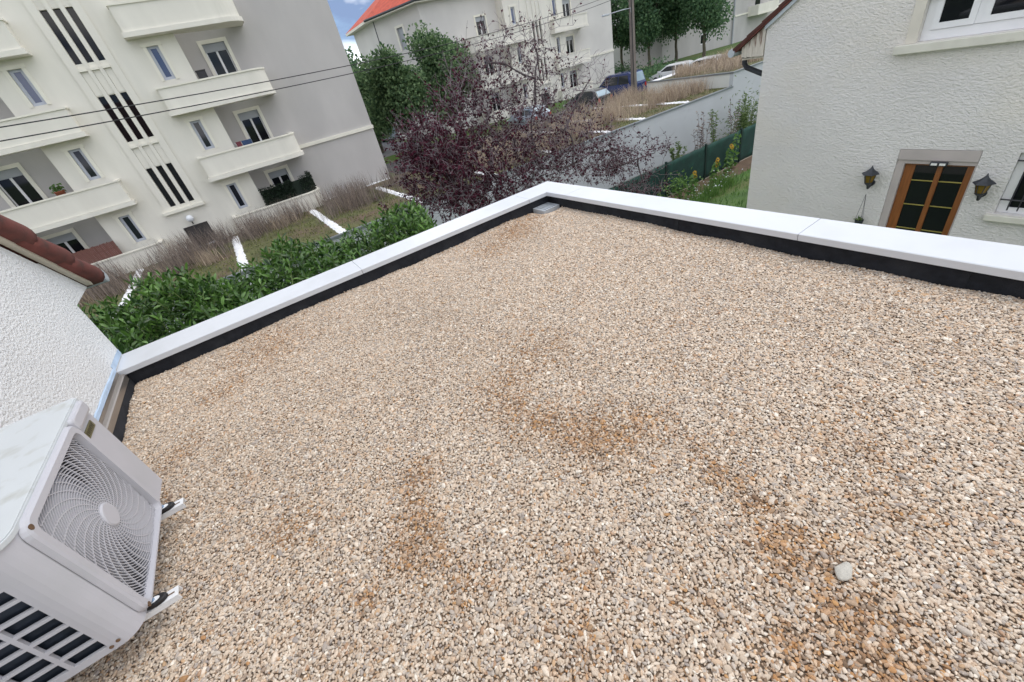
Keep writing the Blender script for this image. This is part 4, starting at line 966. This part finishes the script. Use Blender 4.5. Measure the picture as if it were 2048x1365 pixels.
for y in (.45, .62, .79, .96, 1.13, 1.24): MB().tube([(HX+.03, y, gz0+.06), (HX+.03, y, gz1-.02)], .009, 6).build('bar', 'iron', w2)
# lanterns
def lantern(y, zt, label):
    t = thing('wall_lantern', (HX, y, zt-.45), label, 'lantern', 'lanterns flanking the door'); c = (HX-.17, y)
    sq = lambda s, z: [(c[0]+s*math.cos(a), c[1]+s*math.sin(a), z) for a in (math.pi/6+k*math.pi/3 for k in range(6))]
    m = MB(); m.loft([sq(.004, zt), sq(.012, zt-.03), sq(.03, zt-.06), sq(.075, zt-.105), sq(.125, zt-.135), sq(.135, zt-.150), sq(.10, zt-.155)]); m.build('cap', 'lantern_black', t)
    m = MB(); m.loft([sq(.086, zt-.157), sq(.058, zt-.295)]); m.build('glass_body', 'lantern_glass', t)
    m = MB()
    for k in range(6):
        a = math.pi/6+k*math.pi/3; m.tube([(c[0]+.088*math.cos(a), c[1]+.088*math.sin(a), zt-.155), (c[0]+.060*math.cos(a), c[1]+.060*math.sin(a), zt-.297)], .006, 4)
    m.build('cage', 'lantern_black', t)
    m = MB(); m.loft([sq(.064, zt-.298), sq(.064, zt-.318), sq(.03, zt-.345), sq(.012, zt-.37)]); m.build('base', 'lantern_black', t)
    m = MB(); m.tube([(c[0], y, zt-.345), (c[0]+.05, y, zt-.42), (c[0]+.11, y, zt-.40), (HX-.02, y, zt-.36)], [.018, .022, .022, .018], 8); m.build('arm', 'lantern_black', t)
    m = MB(); m.lathe([(.055, -.025), (.05, -.03), (.055, 0)], (HX-.001, y, zt-.36), 12, 'x'); m.build('wall_plate', 'lantern_black', t)
lantern(3.05, -2.88, 'black six sided wall lantern with a small pot hanging beneath it')
lantern(1.575, -2.92, 'black six sided wall lantern between the brown door and the barred window')
hp = thing('hanging_pot', (HX-.14, 3.04, -4.02), 'small dark hanging pot on thin cords below a wall lantern', 'hanging pot')
MB().lathe([(.03, -4.02), (.055, -4.0), (.07, -3.92), (.072, -3.90), (.06, -3.90), (.05, -3.93), (0, -3.94)], (HX-.14, 3.04, 0), 12).build('pot', 'pot', hp, smooth=True)
for a in (0, 2.1, 4.2): MB().tube([(HX-.14+.068*math.cos(a), 3.04+.068*math.sin(a), -3.90), (HX-.14, 3.045, -3.40)], .003, 4).build('cord', 'iron', hp)
P = V3([(HX-.14, 3.04, -3.90)]*30)+rng.normal(size=(30, 3))*[.03, .03, .02]; leaf_cloud('foliage', P, rng.normal(size=P.shape)+[0, 0, 1], .05, .03, 'weed_leaf', hp, LOC[hp.name])
ml = thing('door_light', (HX-.03, 2.21, -2.89), 'small black twin spotlight above the brown glazed door', 'lamp')
MB().box(HX-.06, HX-.005, 2.10, 2.32, -2.885, -2.825).build('housing', 'lantern_black', ml, bevel=.006)
for y in (2.12, 2.225): MB().box(HX-.066, HX-.061, y, y+.075, -2.872, -2.838).build('lens', 'led', ml)

# ------------------------------------------------------------------ green garden fence and planting in front of it
FY = 11.4; FT, FB = -4.66, -6.05
fe = thing('garden_fence', (14, FY, -6.3), 'dark green screened wire fence along the end of the garden', 'fence')
px0 = 14.33-2.52*2
struct(MB().box(6, 26, FY-.10, FY+.10, -6.35, FB-.02).build('fence_footing', 'kerb'))
for k in range(7):
    x = px0+2.52*k
    MB().box(x-.035, x+.035, FY-.05, FY+.03, FB-.02, FT+.05).build('post', 'post_green', fe, (x, FY, FB))
    sc_ = MB(); nx2, nz2 = 20, 8
    for j in range(nz2+1):
        for i in range(nx2+1):
            sc_.v.append((x+.04+2.44*i/nx2, FY-.02+.012*math.sin(i*.9+k)*math.cos(j*.8), FB+.02+(FT-FB-.03)*j/nz2+(.008*math.sin(i*1.3+k) if j == nz2 else 0)))
    for j in range(nz2):
        for i in range(nx2): a = j*(nx2+1)+i; sc_.f.append((a, a+1, a+nx2+2, a+nx2+1))
    o = sc_.build('screen_panel', 'fence_green', fe, (x, FY, FB), smooth=True); sf = o.modifiers.new('solid', 'SOLIDIFY'); sf.thickness = .006
    wm = MB()
    for z in np.arange(FB+.03, FT, .2): wm.tube([(x+.04, FY+.012, z), (x+2.48, FY+.012, z)], .004, 4)
    wm.build('wire_mesh', 'post_green', fe, (x, FY, FB))
def gzx(x, y): return gh(x, y)
def sunflower(x, y, h, label, n=1, colr='petal', grp='sunflowers before the green fence'):
    z = gzx(x, y); t = thing('sunflower', (x, y, z), label, 'flower', grp); P, D = [], []
    top = V3((x+rnd.uniform(-.1, .1), y-.1, z+h)); mid = V3((x, y, z+h*.6))
    MB().tube([(x, y, z-.02), mid, top], [.014, .012, .008], 5).build('stem', 'weed_leaf', t)
    for k in range(26):
        f = .15+.8*k/26; a = k*2.4; c = V3((x, y, z))*(1-f)+top*f; P.append(c); D.append((math.cos(a), math.sin(a), .1-.3*f))
    leaf_cloud('leaves', V3(P), V3(D), rng.uniform(.14, .26, len(P)), .16, 'garden_leaf', t, LOC[t.name], droop=.3)
    for j in range(n):
        c = top+V3((rnd.uniform(-.15, .15) if j else 0, -.04, rnd.uniform(-.25, .02) if j else .02)); PP, DD = [], []
        ax = unit(V3((-.5, -1, .35))); s1 = unit(np.cross(ax, V3((0, 0, 1)))); s2 = np.cross(ax, s1)
        for k in range(16): a = k*2*math.pi/16; d = s1*math.cos(a)+s2*math.sin(a); PP.append(c+d*.02); DD.append(d+ax*.15)
        fl_ = leaf_cloud('petals', V3(PP), V3(DD), .075, .03, colr, t, LOC[t.name])
        MB().lathe([(.0, .02), (.03, .015), (.035, 0), (0, -.01)], (0, 0, 0), 10).build('disc', 'rust', t, at=(0, 0, 0)).location = tuple(c-LOC[t.name])
g0 = lambda u, v, y: ony(u, v, y)
for u, y, h, n_f, lb in ((1385, 10.4, 1.0, 2, 'low sunflower plant with yellow blooms, nearest the purple tree'), (1425, 10.7, 1.0, 3, 'sunflower plant with several blooms against the middle fence panel'), (1450, 10.9, 1.25, 2, 'sunflower plant with an orange bloom beside the raised soil'), (1462, 11.05, 1.75, 0, 'tall leafy sunflower stem without open flowers by the fence post')):
    p = onz(u, 360, -5.9); x = p[0]/p[1]*y; sunflower(x, y, h, lb, n_f)
P = []
for _ in range(2400):
    x, y = rnd.uniform(10.5, 21), rnd.uniform(6.2, 11.2); P.append((x, y, gh(x, y)))
P = V3(P); tag(blades('garden_grass', P, rng.uniform(.05, .2, len(P)), rng.uniform(.2, .9, len(P)), .012, 'garden_leaf', None, (14, 8, -6)), 'rough green grass of the garden by the roughcast house', 'grass', kind='stuff')
struct(MB().prism([(10.5, 10.3), (22, 10.3), (22, 11.29), (10.5, 11.29)], -6.5, -6.02).build('flower_bed', 'soil'))
for u, v, lb in ((1392, 395, 'feathery green herb clump at the end of the flower bed'), (1450, 350, 'bushy green cosmos clump with pale flowers in the bed'), (1420, 372, 'low green herb between the sunflowers')):
    p = onz(u, v+25, -5.95); t = thing('garden_plant', tuple(p), lb, 'plant', 'plants in the flower bed'); P = tuple(p)+rng.normal(size=(420, 3))*[.26, .26, .0]
    P[:, 2] = p[2]; blades('foliage', P, rng.uniform(.25, .7, 420), rng.uniform(.05, .6, 420), .007, 'garden_leaf', t, LOC[t.name])
    Q = tuple(p)+rng.normal(size=(26, 3))*[.24, .24, .08]+[0, 0, .55]; leaf_cloud('flowers', Q, rng.normal(size=Q.shape), .05, .05, 'white_lamp', t, LOC[t.name])
rs = thing('rose_bush', tuple(onz(1360, 400, -5.9)), 'leafy pale green bush in front of the fence beside the purple tree', 'bush'); c = LOC[rs.name]
P = c+rng.normal(size=(420, 3))*[.35, .3, .22]+[0, 0, .45]; leaf_cloud('foliage', P, rng.normal(size=P.shape)+[0, 0, .5], rng.uniform(.08, .14, 420), .07, 'garden_leaf', rs, c)
m = MB()
for k in range(8): m.tube([c, c+V3((rnd.uniform(-.4, .4), rnd.uniform(-.3, .3), .6))], [.012, .005], 4)
m.build('stems', 'bark', rs)
# weeds in the court against the garage wall
for u, v, h, lb in ((1395, 325, 2.2, 'spindly brown weed against the grey garage front'), (1405, 318, 2.6, 'twin stemmed dry weed against the grey garage front'), (1428, 308, 2.3, 'thin leafy weed against the grey garage front'), (1465, 290, 2.6, 'tall dark weed at the corner of the grey garage front'), (1478, 285, 2.3, 'bushy green weed rising over the fence at the garage corner'), (1492, 280, 2.6, 'leafy green weed beside the roughcast house corner'), (1355, 330, 1.5, 'low pale weed clump above the green fence')):
    y = 15.6; x = ony(u, v, y)[0]; t = thing('tall_weed', (x, y, -7.05), lb, 'weed', 'weeds in front of the garage'); m = MB(); P, D = [], []
    for k in range(7 if 'bushy' in lb or 'low' in lb else 4):
        a = rnd.uniform(0, 6.28); tip = V3((x+.45*math.cos(a)*rnd.random(), y+.4*math.sin(a), -7.05+h*rnd.uniform(.75, 1))); b_ = V3((x+.05*math.cos(a), y+.05*math.sin(a), -7.05))
        m.tube([b_, (b_+tip)/2+V3((0, 0, .1)), tip], [.016, .011, .005], 4)
        for j in range(60 if ('green' in lb or 'leafy' in lb or 'pale' in lb) else 24):
            f = rnd.uniform(.25, 1); P.append(b_*(1-f)+tip*f); D.append((rnd.gauss(0, 1), rnd.gauss(0, 1), rnd.uniform(0, .8)))
    m.build('stems', 'weed_leaf' if 'green' in lb else 'twig', t); leaf_cloud('leaves', V3(P), V3(D), rng.uniform(.08, .22, len(P)), .06, 'weed_leaf' if ('green' in lb or 'pale' in lb or 'leafy' in lb) else 'dry_stem', t, LOC[t.name])
bb = thing('buddleia_bush', (ony(1488, 270, 16)[0], 15.8, -7.05), 'broad green bush filling the court beside the house corner', 'bush'); c = LOC[bb.name]
P = c+rng.normal(size=(1500, 3))*[.9, .5, .0]; P[:, 2] = c[2]+np.abs(rng.normal(size=1500))*.95; leaf_cloud('foliage', P, rng.normal(size=P.shape)+[0, 0, 1.], rng.uniform(.12, .26, 1500), .05, 'weed_leaf', bb, c)
m = MB()
for k in range(9): m.tube([c, c+V3((rnd.uniform(-1, 1), rnd.uniform(-.4, .4), rnd.uniform(1, 2)))], [.02, .006], 4)
m.build('stems', 'bark', bb)

# ------------------------------------------------------------------ laurel hedge behind the left parapet
lh = thing('laurel_hedge', (0.3, 6.4, -6), 'glossy dark green laurel hedge growing up behind the white coping', 'hedge')
def ltop(x, y):
    return -1.42-.10*(x+1.9)*.35+.16*math.sin(x*2.1+.4)+.13*math.sin(x*4.7+y*2)+.10*math.sin(y*3.1)-.28*max(0, x-2.15)-.12*max(0, 5.6-y)-.25*max(0, y-7.2)-.5*max(0, -1.75-x)-.34*math.exp(-((x-.25)/.65)**2)-.36*math.exp(-((x-1.2)/.42)**2)+.08*math.exp(-((x-2.0)/.3)**2)
P, D, stm = [], [], MB()
def shoot(x, y, z, L, tilt, n):
    a = rnd.uniform(0, 6.28); d = unit(V3((math.cos(a)*tilt, math.sin(a)*tilt, 1))); b0 = V3((x, y, z))-d*L
    stm.tube([b0, V3((x, y, z))], [.008, .004], 4, caps=False)
    s1 = unit(np.cross(d, V3((.3, .7, .1)))); s2 = np.cross(d, s1)
    for k in range(n):
        f = k/n; q = k*2.4+a; out = s1*math.cos(q)+s2*math.sin(q); P.append(b0+d*L*(.15+.85*f)); D.append(out*(1.15-.75*f)+d*(.25+1.0*f)+V3((0, 0, -.12)))
for _ in range(3600):
    x, y = rnd.uniform(-2.75, 3.15), rnd.uniform(4.75, 7.7)
    dz = abs(rnd.gauss(0, 1))*.26 if rnd.random() < .45 else rnd.uniform(.1, 1.7)
    if x > .30*y+.38: continue
    if y > 6.9 and dz < .2 and rnd.random() < .35: continue
    shoot(x, y, ltop(x, y)-dz+rnd.uniform(0, .12), rnd.uniform(.16, .36), rnd.uniform(.1, .8), rnd.randint(8, 13))
n = len(P); leaf_cloud('foliage', V3(P), V3(D), rng.uniform(.075, .135, n), rng.uniform(.028, .042, n), 'laurel_leaf', lh, LOC[lh.name], fold=.16, droop=.16, shape=1)
stm.build('shoots', 'weed_leaf', lh)
m = MB()
for k in range(26):
    x, y = rnd.uniform(-2.4, 2.8), rnd.uniform(5, 7.4); z1 = ltop(x, y)-.4; m.tube([(x+rnd.uniform(-.3, .3), y+rnd.uniform(-.3, .3), -6.2), (x+rnd.uniform(-.1, .1), y, -3.5), (x, y, z1)], [.05, .03, .012], 5)
m.build('stems', 'bark', lh)

# ------------------------------------------------------------------ purple plum tree beyond the corner
pt = thing('plum_tree', (7.0, 10.2, -6.1), 'half bare purple leaved plum tree spreading behind the corner of the roof', 'tree')
nodes = []; br = MB(); lm = MB(); PL, DL = [], []
def limb(a, b, r0, r1, n=6, wob=.12, reg=True):
    a, b = V3(a), V3(b); L = np.linalg.norm(b-a); off = rng.normal(size=3)*wob*L; path = []
    for i in range(n+1):
        t = i/n; path.append(a+(b-a)*t+off*math.sin(math.pi*t)+V3((0, 0, .10*L*math.sin(math.pi*t))))
    rr = [r0+(r1-r0)*i/n for i in range(n+1)]; (lm if r0 > .02 else br).tube(path, rr, 6 if r0 > .02 else 4, caps=False)
    if reg:
        for p, r in zip(path[1:], rr[1:]): nodes.append((p, r))
    return path
base = V3((7.0, 10.2, -6.15)); fork = V3((6.9, 10.1, -4.4)); limb(base, fork, .13, .11, 4, .02); nodes.append((fork, .1))
clus = [  # pixel centre, distance in y, spread (x,y,z), twigs, leaves per twig
    ((880, 330), 9.6, (.85, 1.1, .55), 120, 25), ((960, 390), 9.3, (.9, 1.0, .5), 115, 19), ((845, 290), 9.9, (.5, .9, .5), 60, 17), ((930, 205), 10.4, (.75, .8, .65), 70, 12), ((1000, 280), 10.3, (1.0, 1.0, .7), 130, 12),
    ((1080, 330), 10.3, (1.1, 1.0, .6), 150, 9), ((1070, 200), 10.8, (.9, .9, .9), 90, 4), ((1075, 115), 11.0, (.55, .7, .7), 22, 6), ((1180, 300), 10.3, (1.0, .9, .6), 100, 7), ((1230, 330), 10.2, (.9, .8, .45), 80, 9), ((1120, 250), 10.8, (1.0, .9, .7), 80, 4),
    ((1310, 300), 10.3, (.35, .5, .35), 12, 9), ((1180, 150), 10.8, (.7, .5, .5), 20, 1), ((1010, 120), 10.8, (.6, .6, .6), 30, 3), ((1065, 80), 11.0, (.45, .5, .4), 12, 4), ((960, 130), 10.8, (.7, .6, .5), 24, 6), ((1290, 370), 10.0, (.7, .6, .3), 34, 7), ((870, 400), 9.0, (.6, .7, .3), 40, 9), ((1040, 410), 9.4, (.9, .9, .4), 60, 6)]
tg = []
for (u, v), y, s, n, lf in clus:
    c = ony(u, v, y); p0 = fork if len(nodes) < 12 else min(nodes, key=lambda k: np.linalg.norm(k[0]-c)*1.0+np.linalg.norm(k[0]-fork)*.3)[0]
    limb(p0, c+V3((0, 0, -.1)), .036, .014, 7, .08)
    for _ in range(int(n*1.9)): tg.append((c+rng.normal(size=3)*V3(s)*.62, lf))
tg.sort(key=lambda t: np.linalg.norm(t[0]-fork))
NP = [k[0] for k in nodes]; NR = [k[1] for k in nodes]
for p, lf in tg:
    A = np.array(NP); j = int(np.argmin(np.linalg.norm(A-p, axis=1)+.25*np.maximum(0, A[:, 2]-p[2]))); a = A[j]; L = np.linalg.norm(p-a)
    if L < .05: continue
    k0 = len(nodes); path = limb(a, p, min(.017, NR[j]*.75+.002), .0042, 4, .16)
    for q_, r_ in nodes[k0:]: NP.append(q_); NR.append(r_)
    tip = p-a
    for k in range(rnd.randint(2, 4)):          # fine spurs
        i = rnd.randint(2, 4); d = unit(tip/L+rng.normal(size=3)*.7+V3((0, 0, .35))); e = path[i]+d*rnd.uniform(.15, .5); br.tube([path[i], (path[i]+e)/2+V3((0, 0, .03)), e], [.0048, .0036, .0025], 3, caps=False)
        for _ in range(max(0, int(lf*.16+rnd.random()))): f = rnd.random(); PL.append(path[i]*(1-f)+e*f); DL.append(d+rng.normal(size=3)*.8+V3((0, 0, -.3)))
    for _ in range(int(lf*rnd.uniform(.1, .95))):
        f = rnd.uniform(1.5, 4); i = int(f); i2 = min(i+1, 4); c = path[i]*(1-(f-i))+path[i2]*(f-i); PL.append(c+rng.normal(size=3)*.02); DL.append(tip/L+rng.normal(size=3)*.8+V3((0, 0, -.3)))
lm.build('limbs', 'bark_plum', pt); br.build('branches', 'twig', pt)
n = len(PL); leaf_cloud('foliage', V3(PL), V3(DL), rng.uniform(.05, .095, n), rng.uniform(.03, .052, n), 'plum_leaf', pt, LOC[pt.name], droop=.25)

# ------------------------------------------------------------------ street trees
def plane_tree(at, h, rx, rz_, trunk, label, leaf=.26, n=5200, m='plane_leaf', group='street trees', seed=1, lobes=24):
    t = thing('plane_tree', at, label, 'tree', group); r = np.random.default_rng(seed); at = V3(at); c = at+[0, 0, trunk+rz_]
    m_ = MB(); m_.tube([at-[0, 0, .1], at+[.05, 0, trunk*.5], at+[0, .05, trunk], c+[0, 0, -rz_*.3]], [.19, .16, .14, .10], 8); cs_ = []
    for k in range(lobes):
        d = unit(r.normal(size=3)*[1, 1, .9]+[0, 0, .1]); p = c+d*[rx*.66, rx*.66, rz_*.72]*r.uniform(.55, 1.12); cs_.append(p); st_ = at+[0, 0, trunk]+(c-at-[0, 0, trunk])*r.uniform(.1, .6); m_.tube([st_, (st_+p)/2+[0, 0, .2], p], [.07, .05, .02], 5)
    m_.build('trunk', 'bark_plane', t)
    i = r.integers(0, lobes, n); d = unit(r.normal(size=(n, 3))); rad_ = r.random((n, 1))**.33*r.uniform(.75, 1.1, (n, 1)); s = np.array([rx*.38, rx*.38, rz_*.34])
    lob = r.uniform(.75, 1.2, lobes)[i][:, None]; P = np.array(cs_)[i]+d*rad_*s*lob
    leaf_cloud('crown', P, d+r.normal(size=(n, 3))*.7+[0, 0, -.1], r.uniform(.6, 1.15, n)*leaf, r.uniform(.55, .95, n)*leaf, m, t, at, droop=.2)
    return t
for (u, y, top, bot, hw_, lb, sd) in ((788, 30.5, 68, 285, 76, 'full green plane tree at the corner of the nearer flats', 3), (893, 31, 48, 285, 80, 'tall green plane tree in front of the red roofed flats', 4)):
    p = ony(u, 180, y); zt_ = ony(u, top, y)[2]; dep = float((CM@p)[2]); plane_tree((p[0], y, GZ), 0, hw_/F_PX*dep, (zt_-GZ-.8)/2, .8, lb, leaf=.21, n=14000, seed=sd)
p = ony(728, 200, 37.5); plane_tree((p[0], 37.5, GZ), 0, 2.0, 2.7, .8, 'pale green tree further down the side street between the flats', .32, 3800, seed=9)
for k, (x, y, r_, hz_, lb) in enumerate(((46.4, 32.2, 3.1, 4.0, 'clipped dark plane tree nearest the roughcast house roof'), (48.2, 37.0, 3.3, 4.0, 'clipped dark plane tree with a forked trunk before the grey flats'), (43.9, 37.2, 3.0, 4.0, 'slim dark plane tree beside the lamp pole on the lawn'), (44.2, 41.5, 3.2, 4.0, 'dark plane tree behind the lamp pole at the end of the flats'))):
    plane_tree((x, y, GZ), 0, r_, hz_, 1.45, lb, .25, 10500, 'far_leaf', 'clipped trees along the lawn', 20+k)
for k, (x, y, r_, h_) in enumerate(((52, 56, 4, 5), (46, 60, 4, 4.5), (58, 62, 5, 6), (40, 64, 4, 5), (20, 62, 3.6, 4.2), (15, 72, 4, 4.6), (64, 70, 5, 6), (34, 75, 5, 5))):
    plane_tree((x, y, GZ), 0, r_, h_, 1.2, 'broad green tree standing in the distance behind the flats', .5, 2600, 'far_leaf', 'distant trees behind the flats', 40+k)
for k, (u, v, y, lb) in enumerate(((1315, 150, 40, 'dark shrub on the lawn by the grey flats'), (1245, 150, 40, 'dark shrub at the end wall of the red roofed flats'))):
    p = onz(u, v, GZ); t = thing('shrub', (p[0], p[1], GZ), lb, 'shrub'); P = LOC[t.name]+np.abs(rng.normal(size=(700, 3)))*[1.0, .8, .5]*np.sign(rng.normal(size=(700, 3))*[1, 1, 0]+[0, 0, 1]); leaf_cloud('foliage', P, rng.normal(size=P.shape), .22, .14, 'far_leaf', t, LOC[t.name])
    MB().tube([LOC[t.name]-V3((0, 0, .1)), LOC[t.name]+V3((0, 0, .5))], .05, 5).build('stem', 'bark', t)

# ------------------------------------------------------------------ cars
def car(x, y, heading, paint, label, kind='hatch', glass='car_glass', name='parked_car', grp='cars parked by the flats', z=RZ+.006):
    t = thing(name, (x, y, z), label, 'van' if kind == 'van' else 'car', grp)
    if kind == 'van': L, W, H = 4.75, 1.86, 1.92; body = [(-2.37, .62, .84), (-2.36, 1.02, .90), (-2.2, 1.06, .93), (1.25, 1.04, .93), (1.6, 1.0, .92), (2.15, .86, .86), (2.37, .60, .70)]; cab = [(-2.30, 1.03), (-2.10, 1.84), (-1.8, 1.92), (.45, 1.90), (.75, 1.82), (1.72, 1.0)]
    else: L, W, H = 4.1, 1.74, 1.47; body = [(-2.05, .60, .76), (-2.03, .90, .82), (-1.85, .95, .86), (.85, .93, .87), (1.2, .90, .86), (1.8, .76, .80), (2.05, .55, .62)]; cab = [(-2.0, .93), (-1.62, 1.36), (-1.3, 1.45), (.05, 1.45), (.35, 1.38), (1.10, .91)]
    m = MB(); rings = []
    for s, zt_, w in body: rings.append([(s, -w*.93, .22), (s, -w, .42), (s, -w, zt_*.75), (s, -w*.96, zt_-.03), (s, -w*.80, zt_), (s, w*.80, zt_), (s, w*.96, zt_-.03), (s, w, zt_*.75), (s, w, .42), (s, w*.93, .22)])
    m.loft(rings); parts = [(m, 'body', paint, True)]
    wb, wt_ = W/2*.93, W/2*.74; zb = cab[0][1]-.04
    m = MB(); rings = []
    for s, zt_ in cab:
        f = min(1, max(0, (zt_-zb)/(H-zb))); w = wb+(wt_-wb)*f; rings.append([(s, -wb, zb), (s, -w, zt_-.04*f), (s, -w*.9, zt_), (s, w*.9, zt_), (s, w, zt_-.04*f), (s, wb, zb)])
    m.loft(rings); parts.append((m, 'cabin', paint, False))
    def side(s, f): zz = zb+(H-.1-zb)*f; return (wb+(wt_-wb)*((zz-zb)/(H-zb)))+.008, zz
    for sg in (-1, 1):
        for a0, a1, b0, b1 in (((-1.95, -.75, -1.75, -.78), (-.68, .30, -.70, .28), (.36, 1.35, .34, .62)) if kind == 'van' else ((-1.62, -.72, -1.32, -.70), (-.64, .85, -.60, .20))):
            w0, z0 = side(0, .16); w1, z1 = side(0, .90); m = MB(); m.hull8([(a0, sg*(w0-.03), z0), (a1, sg*(w0-.03), z0), (b1, sg*(w1-.03), z1), (b0, sg*(w1-.03), z1)][::sg], [(a0, sg*w0, z0), (a1, sg*w0, z0), (b1, sg*w1, z1), (b0, sg*w1, z1)][::sg]); parts.append((m, 'side_window', 'car_glass', False))
    def slope(i, j, nm, gl):
        (s0, z0), (s1, z1) = cab[i], cab[j]; f = lambda t_: (s0+(s1-s0)*t_, z0+(z1-z0)*t_); (sa, za), (sb_, zb_) = f(.12), f(.94); o = .02*(1 if s0 > s1 else -1)
        m = MB(); m.hull8([(sa, -wb*.86, za), (sa, wb*.86, za), (sb_, wt_*.9, zb_), (sb_, -wt_*.9, zb_)], [(sa+o, -wb*.86, za+.015), (sa+o, wb*.86, za+.015), (sb_+o, wt_*.9, zb_+.015), (sb_+o, -wt_*.9, zb_+.015)]); parts.append((m, nm, gl, False))
    slope(5, 4, 'windscreen', 'car_glass_pale'); slope(0, 1, 'rear_window', 'car_glass_pale')
    zl = .80 if kind == 'van' else .72
    for sg in (-1, 1):
        m = MB(); m.box(-L/2-.012, -L/2+.12, sg*W*.40-.10, sg*W*.40+.10, zl-.12, zl+.14); parts.append((m, 'tail_light', 'red_light', False))
        m = MB(); m.box(L/2-.20, L/2+.004, sg*W*.36-.14, sg*W*.36+.14, zl-.20, zl-.06); parts.append((m, 'headlight', 'clear_light', False))
        m = MB(); m.box(.78, .95, sg*(W/2+.10)-.09, sg*(W/2+.10)+.09, zb+.04, zb+.2); parts.append((m, 'mirror', paint, False))
    for m, nm, mm_, smo in parts:
        v = np.array(m.v); m.v = [tuple(p) for p in v+LOC[t.name]]; m.build(nm, mm_, t, smooth=False, bevel=.03 if nm in ('body', 'cabin') else 0)
    w0 = None
    for s in (-L*.30, L*.31):
        for sg in (-1, 1):
            a = LOC[t.name]+V3((s, sg*(W/2-.10), .32))
            if w0 is None:
                m = MB(); m.lathe([(.20, -.10), (.30, -.10), (.32, -.06), (.32, .06), (.30, .10), (.20, .10)], tuple(a), 18, 'y'); w0 = m.build('wheel', 'tyre', t, tuple(a)); m = MB(); m.lathe([(.0, -.105), (.19, -.104), (.21, -.09), (.21, .09), (.19, .104), (0, .105)], tuple(a), 14, 'y'); m.build('rim', 'rim', w0, tuple(a))
            else: dup(w0, t, a)
    t.rotation_euler = (0, 0, heading); return t
PI = math.pi
car(31.6, 30.2, PI/2, 'paint_blue', 'dark blue people carrier parked behind the straw grass', 'van', name='parked_van')
car(27.2, 29.6, PI/2+.05, 'paint_black', 'black hatchback parked beside the blue people carrier')
car(37.9, 29.4, PI/2+.1, 'paint_white', 'white hatchback parked below the clipped trees')
car(39.0, 27.2, PI/2+.1, 'paint_white', 'white hatchback half hidden by the straw on the higher garage')
car(22.0, 31.0, PI/2, 'paint_silver', 'pale silver car glimpsed through the purple tree')
car(onz(768, 266, GZ+.7)[0], onz(768, 266, GZ+.7)[1], PI/2, 'paint_silver', 'silver car far down the side street between the flats', z=GZ+.006)

# ------------------------------------------------------------------ pole, lamp and overhead wires
po = thing('utility_pole', (29.5, 26.55, RZ), 'concrete utility pole with a street lamp arm beside the blue people carrier', 'pole')
m = MB(); m.loft([[(29.5-s, 26.55-s, z), (29.5+s, 26.55-s, z), (29.5+s, 26.55+s, z), (29.5-s, 26.55+s, z)] for s, z in ((.17, RZ-.1), (.11, 4.6))]); m.build('shaft', 'pole_concrete', po)
MB().tube([(29.3, 26.36, RZ), (29.33, 26.40, 4.4)], .035, 6).build('cable_duct', 'cable', po)
zl = onx(1257, 18, 29.4)[2]; la = MB().tube([(29.42, 26.5, zl-.9), (29.38, 26.5, zl), (29.0, 26.9, zl+.02), (28.3, 27.7, zl-.02)], .03, 6).build('lamp_arm', 'zinc_light', po)
MB().box(27.75, 28.35, 27.62, 27.82, zl-.10, zl+.02).build('lamp_head', 'zinc_light', la, bevel=.03)
MB().box(28.9, 30.1, 26.5, 26.6, 3.6, 3.7).build('crossarm', 'pole_concrete', po)
for (u0, v0, u1, v1, lb, sg) in ((0, 233, 1262, -25, 'upper black overhead wire strung to the concrete pole', 1.0), (0, 261, 1262, -16, 'lower black overhead wire strung to the concrete pole', 1.0)):
    a, b = ony(u0, v0, 15), onx(u1, v1, 29.5); a2 = a-(b-a)*.35
    pts = []
    for k in range(41):
        f = k/40; p = a2*(1-f)+b*f; p[2] -= sg*4*(f*(1-f)-.192*(1-f)); pts.append(p)
    m = MB(); m.tube(pts, .014, 6); tag(m.build('overhead_wire', 'cable', smooth=True), lb, 'wire', 'overhead wires')
